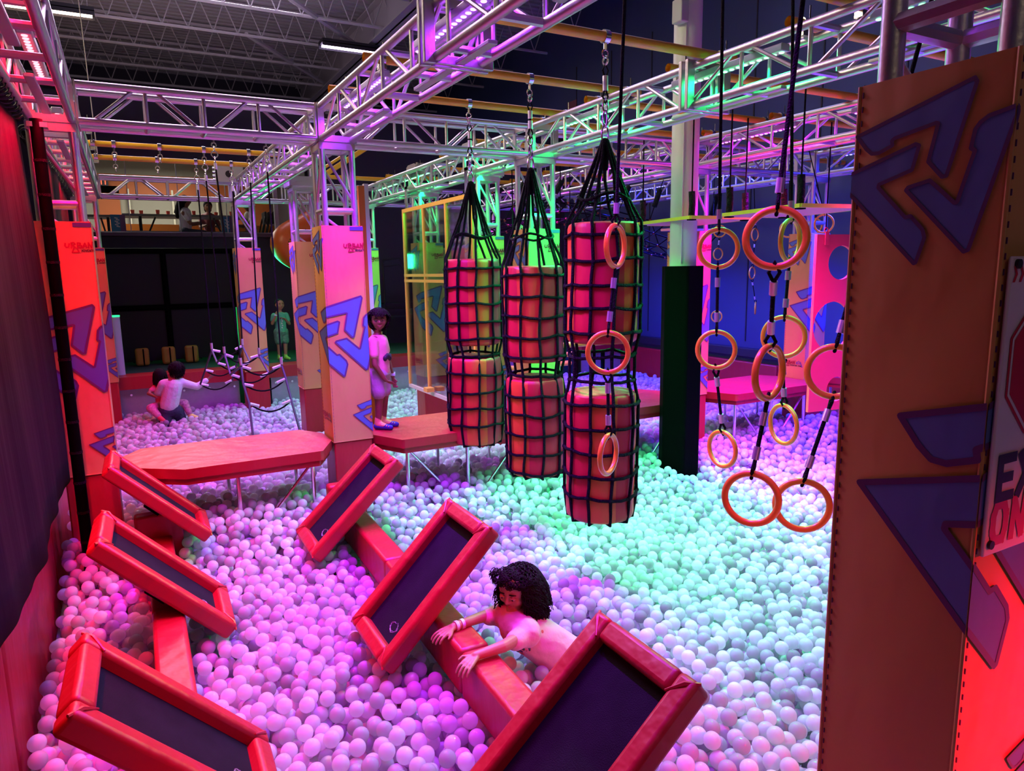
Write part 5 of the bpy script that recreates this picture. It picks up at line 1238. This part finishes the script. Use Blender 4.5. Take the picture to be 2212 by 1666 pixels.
# ------------------------------------------------------------------ the balls
BR = .0375; BD = 2 * BR
def fill(x0, x1, y0, y1, z0, layers, seed):
    rng = random.Random(seed); cell = BD; g = {}
    cols = [(x - BR, x + CW + BR, y - BR, y + CD + BR) for x in [xf[0] - .005, xf[1], xf[2] - .01, xf[3], xf[4]] for y in (yf[1],)]
    cols += [(x - BR, x + CW + BR, y - BR, y + CD + BR) for x in [xf[0] - .04, xf[1], xf[2] - .16, xf[3]] for y in (yf[2],)]
    cols += [(1.80 - BR, 2.14 + BR, 8.68 - BR, 9.0 + BR), (3.42 - BR, 3.76 + BR, 8.78 - BR, 9.1 + BR), (3.42 - BR, 3.76 + BR, 7.05 - BR, 7.37 + BR), (1.43 - BR, 1.77 + BR, .72 - BR, 1.04 + BR)]
    circ = [(-.40, 5.43, .075), (4.79, 5.28, .212 + BR), (1.94, 2.86, .16), (1.80, 2.88, .12), (.28, 10.32, .10), (.50, 10.42, .09)]
    def bad(x, y):
        for a, b, c, d in cols:
            if a < x < b and c < y < d: return True
        for a, b, r in circ:
            if (x - a) ** 2 + (y - b) ** 2 < r * r: return True
        return False
    def rest(x, y):
        i, j = int(x / cell), int(y / cell); z = z0 + BR
        for a in (i - 1, i, i + 1):
            for b in (j - 1, j, j + 1):
                for (px, py, pz) in g.get((a, b), ()):
                    d2 = (px - x) ** 2 + (py - y) ** 2
                    if d2 < BD * BD:
                        q = pz + math.sqrt(BD * BD - d2)
                        if q > z: z = q
        return z
    out = []; nx = int((x1 - x0) / (BD * 1.04)); ny = int((y1 - y0) / (BD * .93))
    for L in range(layers):
        cells = [(i, j) for i in range(nx) for j in range(ny)]; rng.shuffle(cells)
        for i, j in cells:
            if y0 + j * BD * .93 > 11.4: continue
            bx_, by_ = x0 + BR + (i + .5 + .5 * ((j + L) % 2)) * BD * 1.04, y0 + BR + (j + .5) * BD * .93
            if bx_ > x1 - BR or by_ > y1 - BR: continue
            best = None
            for _ in range(4):
                x, y = bx_ + rng.uniform(-.026, .026), by_ + rng.uniform(-.026, .026)
                if bad(x, y): continue
                z = rest(x, y)
                if best is None or z < best[2]: best = (x, y, z)
            if best is None: continue
            x, y, z = best; q = min(1, max(0, (y - 4.7) / .9)); q = q * q * (3 - 2 * q)
            n = math.sin(x * 1.9 + .6) * math.sin(y * 1.3 + 1.1) + .5 * math.sin(x * 4.3 + y * 3.1)
            top = -2.0 + .20 * q - (.05 if x > 2.5 else 0) - (.13 if y > 6.6 else 0) + .022 * n + rng.uniform(-.02, .02)
            if z + BR > top + .012: continue
            if z > -2.09 and y < 5.3 and (abs(x - (.01 + .007 * y)) < .122 or abs(x - (1.245 + .0265 * y)) < .122): continue
            g.setdefault((int(best[0] / cell), int(best[1] / cell)), []).append(best); out.append(best)
    return out
balls = fill(-.585, 8.6, .45, 11.28, -2.26, 7, 9)
print('ball top', np.percentile(np.array(balls)[:, 2], [50, 80, 95, 99.5]))
print('balls', len(balls))
B_ = np.array(balls)
# the 300 that show largest (nearest, uppermost, inside the frame) are objects of their own
rel = B_.copy(); dep = rel @ np.array(fw); px = 1106 + F_PX * (rel @ np.array(r2)) / dep; py = 833 - F_PX * (rel @ np.array(u2)) / dep
zc = {}
for i, (x, y, z) in enumerate(balls):
    k_ = (int(x / .06), int(y / .06)); zc[k_] = max(zc.get(k_, -9), z)
def is_top(i):
    x, y, z = balls[i]; a, b = int(x / .06), int(y / .06)
    return z > max(zc.get((a + c, b + d), -9) for c in (-1, 0, 1) for d in (-1, 0, 1)) - .030
def hidden(i):       # behind the nearest trays or the pillar
    x, y = px[i], py[i]
    if x > 1775: return True
    if y > 1300 and 1000 + (1666 - y) * .75 < x < 1520 - max(0, (y - 1480)) * .7: return True
    if 128 < x < 600 and y > 1358 + max(0, (x - 190)) * .55: return True
    return False
cand = [i for i in np.argsort(dep) if 0 < px[i] < 2212 and 0 < py[i] < 1690 and dep[i] > .2 and is_top(i) and not hidden(i)][:300]
cs = set(int(i) for i in cand)
m = MB(); m.ell((0, 0, 0), BR, nu=28, nv=16)
b0 = m.build('pit_ball', M_ball, ang=180)
zone = lambda x: 'red-lit' if x < .15 else ('violet-lit' if x < 2.0 else 'green-lit')
for n_, i in enumerate(cand):
    o = b0 if n_ == 0 else b0.copy()
    if n_: COL.objects.link(o)
    x, y, z = balls[int(i)]; o.location = (x, y, z + ZO)
    side = 'left' if px[i] < 420 else ('middle' if px[i] < 1150 else 'right')
    tag(o, {'left': 'pearly pit ball in the red and pink light at the lower left', 'middle': 'pearly pit ball in the violet light between the two beams', 'right': 'pearly pit ball in the pink light at the lower right, beside the nearest tray'}[side], 'ball', {'left': 'loose balls at the lower left', 'middle': 'loose balls between the beams', 'right': 'loose balls at the lower right'}[side])
rest_ = [b for i, b in enumerate(balls) if i not in cs]
me = bpy.data.meshes.new('pit_balls'); me.from_pydata([tuple(b) for b in rest_], [], [])
pb = bpy.data.objects.new('pit_balls', me); COL.objects.link(pb); pb.location = (0, 0, ZO)
tag(pb, 'sea of pearly white plastic balls filling the whole pit', 'balls', kind='stuff')
ng = bpy.data.node_groups.new('ball_scatter', 'GeometryNodeTree')
ng.interface.new_socket('Geometry', in_out='INPUT', socket_type='NodeSocketGeometry'); ng.interface.new_socket('Geometry', in_out='OUTPUT', socket_type='NodeSocketGeometry')
gi = ng.nodes.new('NodeGroupInput'); go = ng.nodes.new('NodeGroupOutput'); ip = ng.nodes.new('GeometryNodeInstanceOnPoints'); m2p = ng.nodes.new('GeometryNodeMeshToPoints')
sp = ng.nodes.new('GeometryNodeMeshUVSphere'); sp.inputs['Segments'].default_value = 20; sp.inputs['Rings'].default_value = 12; sp.inputs['Radius'].default_value = BR
ss = ng.nodes.new('GeometryNodeSetShadeSmooth'); sm_ = ng.nodes.new('GeometryNodeSetMaterial'); sm_.inputs['Material'].default_value = M_ball
ng.links.new(gi.outputs[0], m2p.inputs[0]); ng.links.new(m2p.outputs[0], ip.inputs['Points']); ng.links.new(sp.outputs['Mesh'], ss.inputs[0]); ng.links.new(ss.outputs[0], sm_.inputs[0]); ng.links.new(sm_.outputs[0], ip.inputs['Instance']); ng.links.new(ip.outputs[0], go.inputs[0])
md = pb.modifiers.new('scatter', 'NODES'); md.node_group = ng
me.materials.append(M_ball)
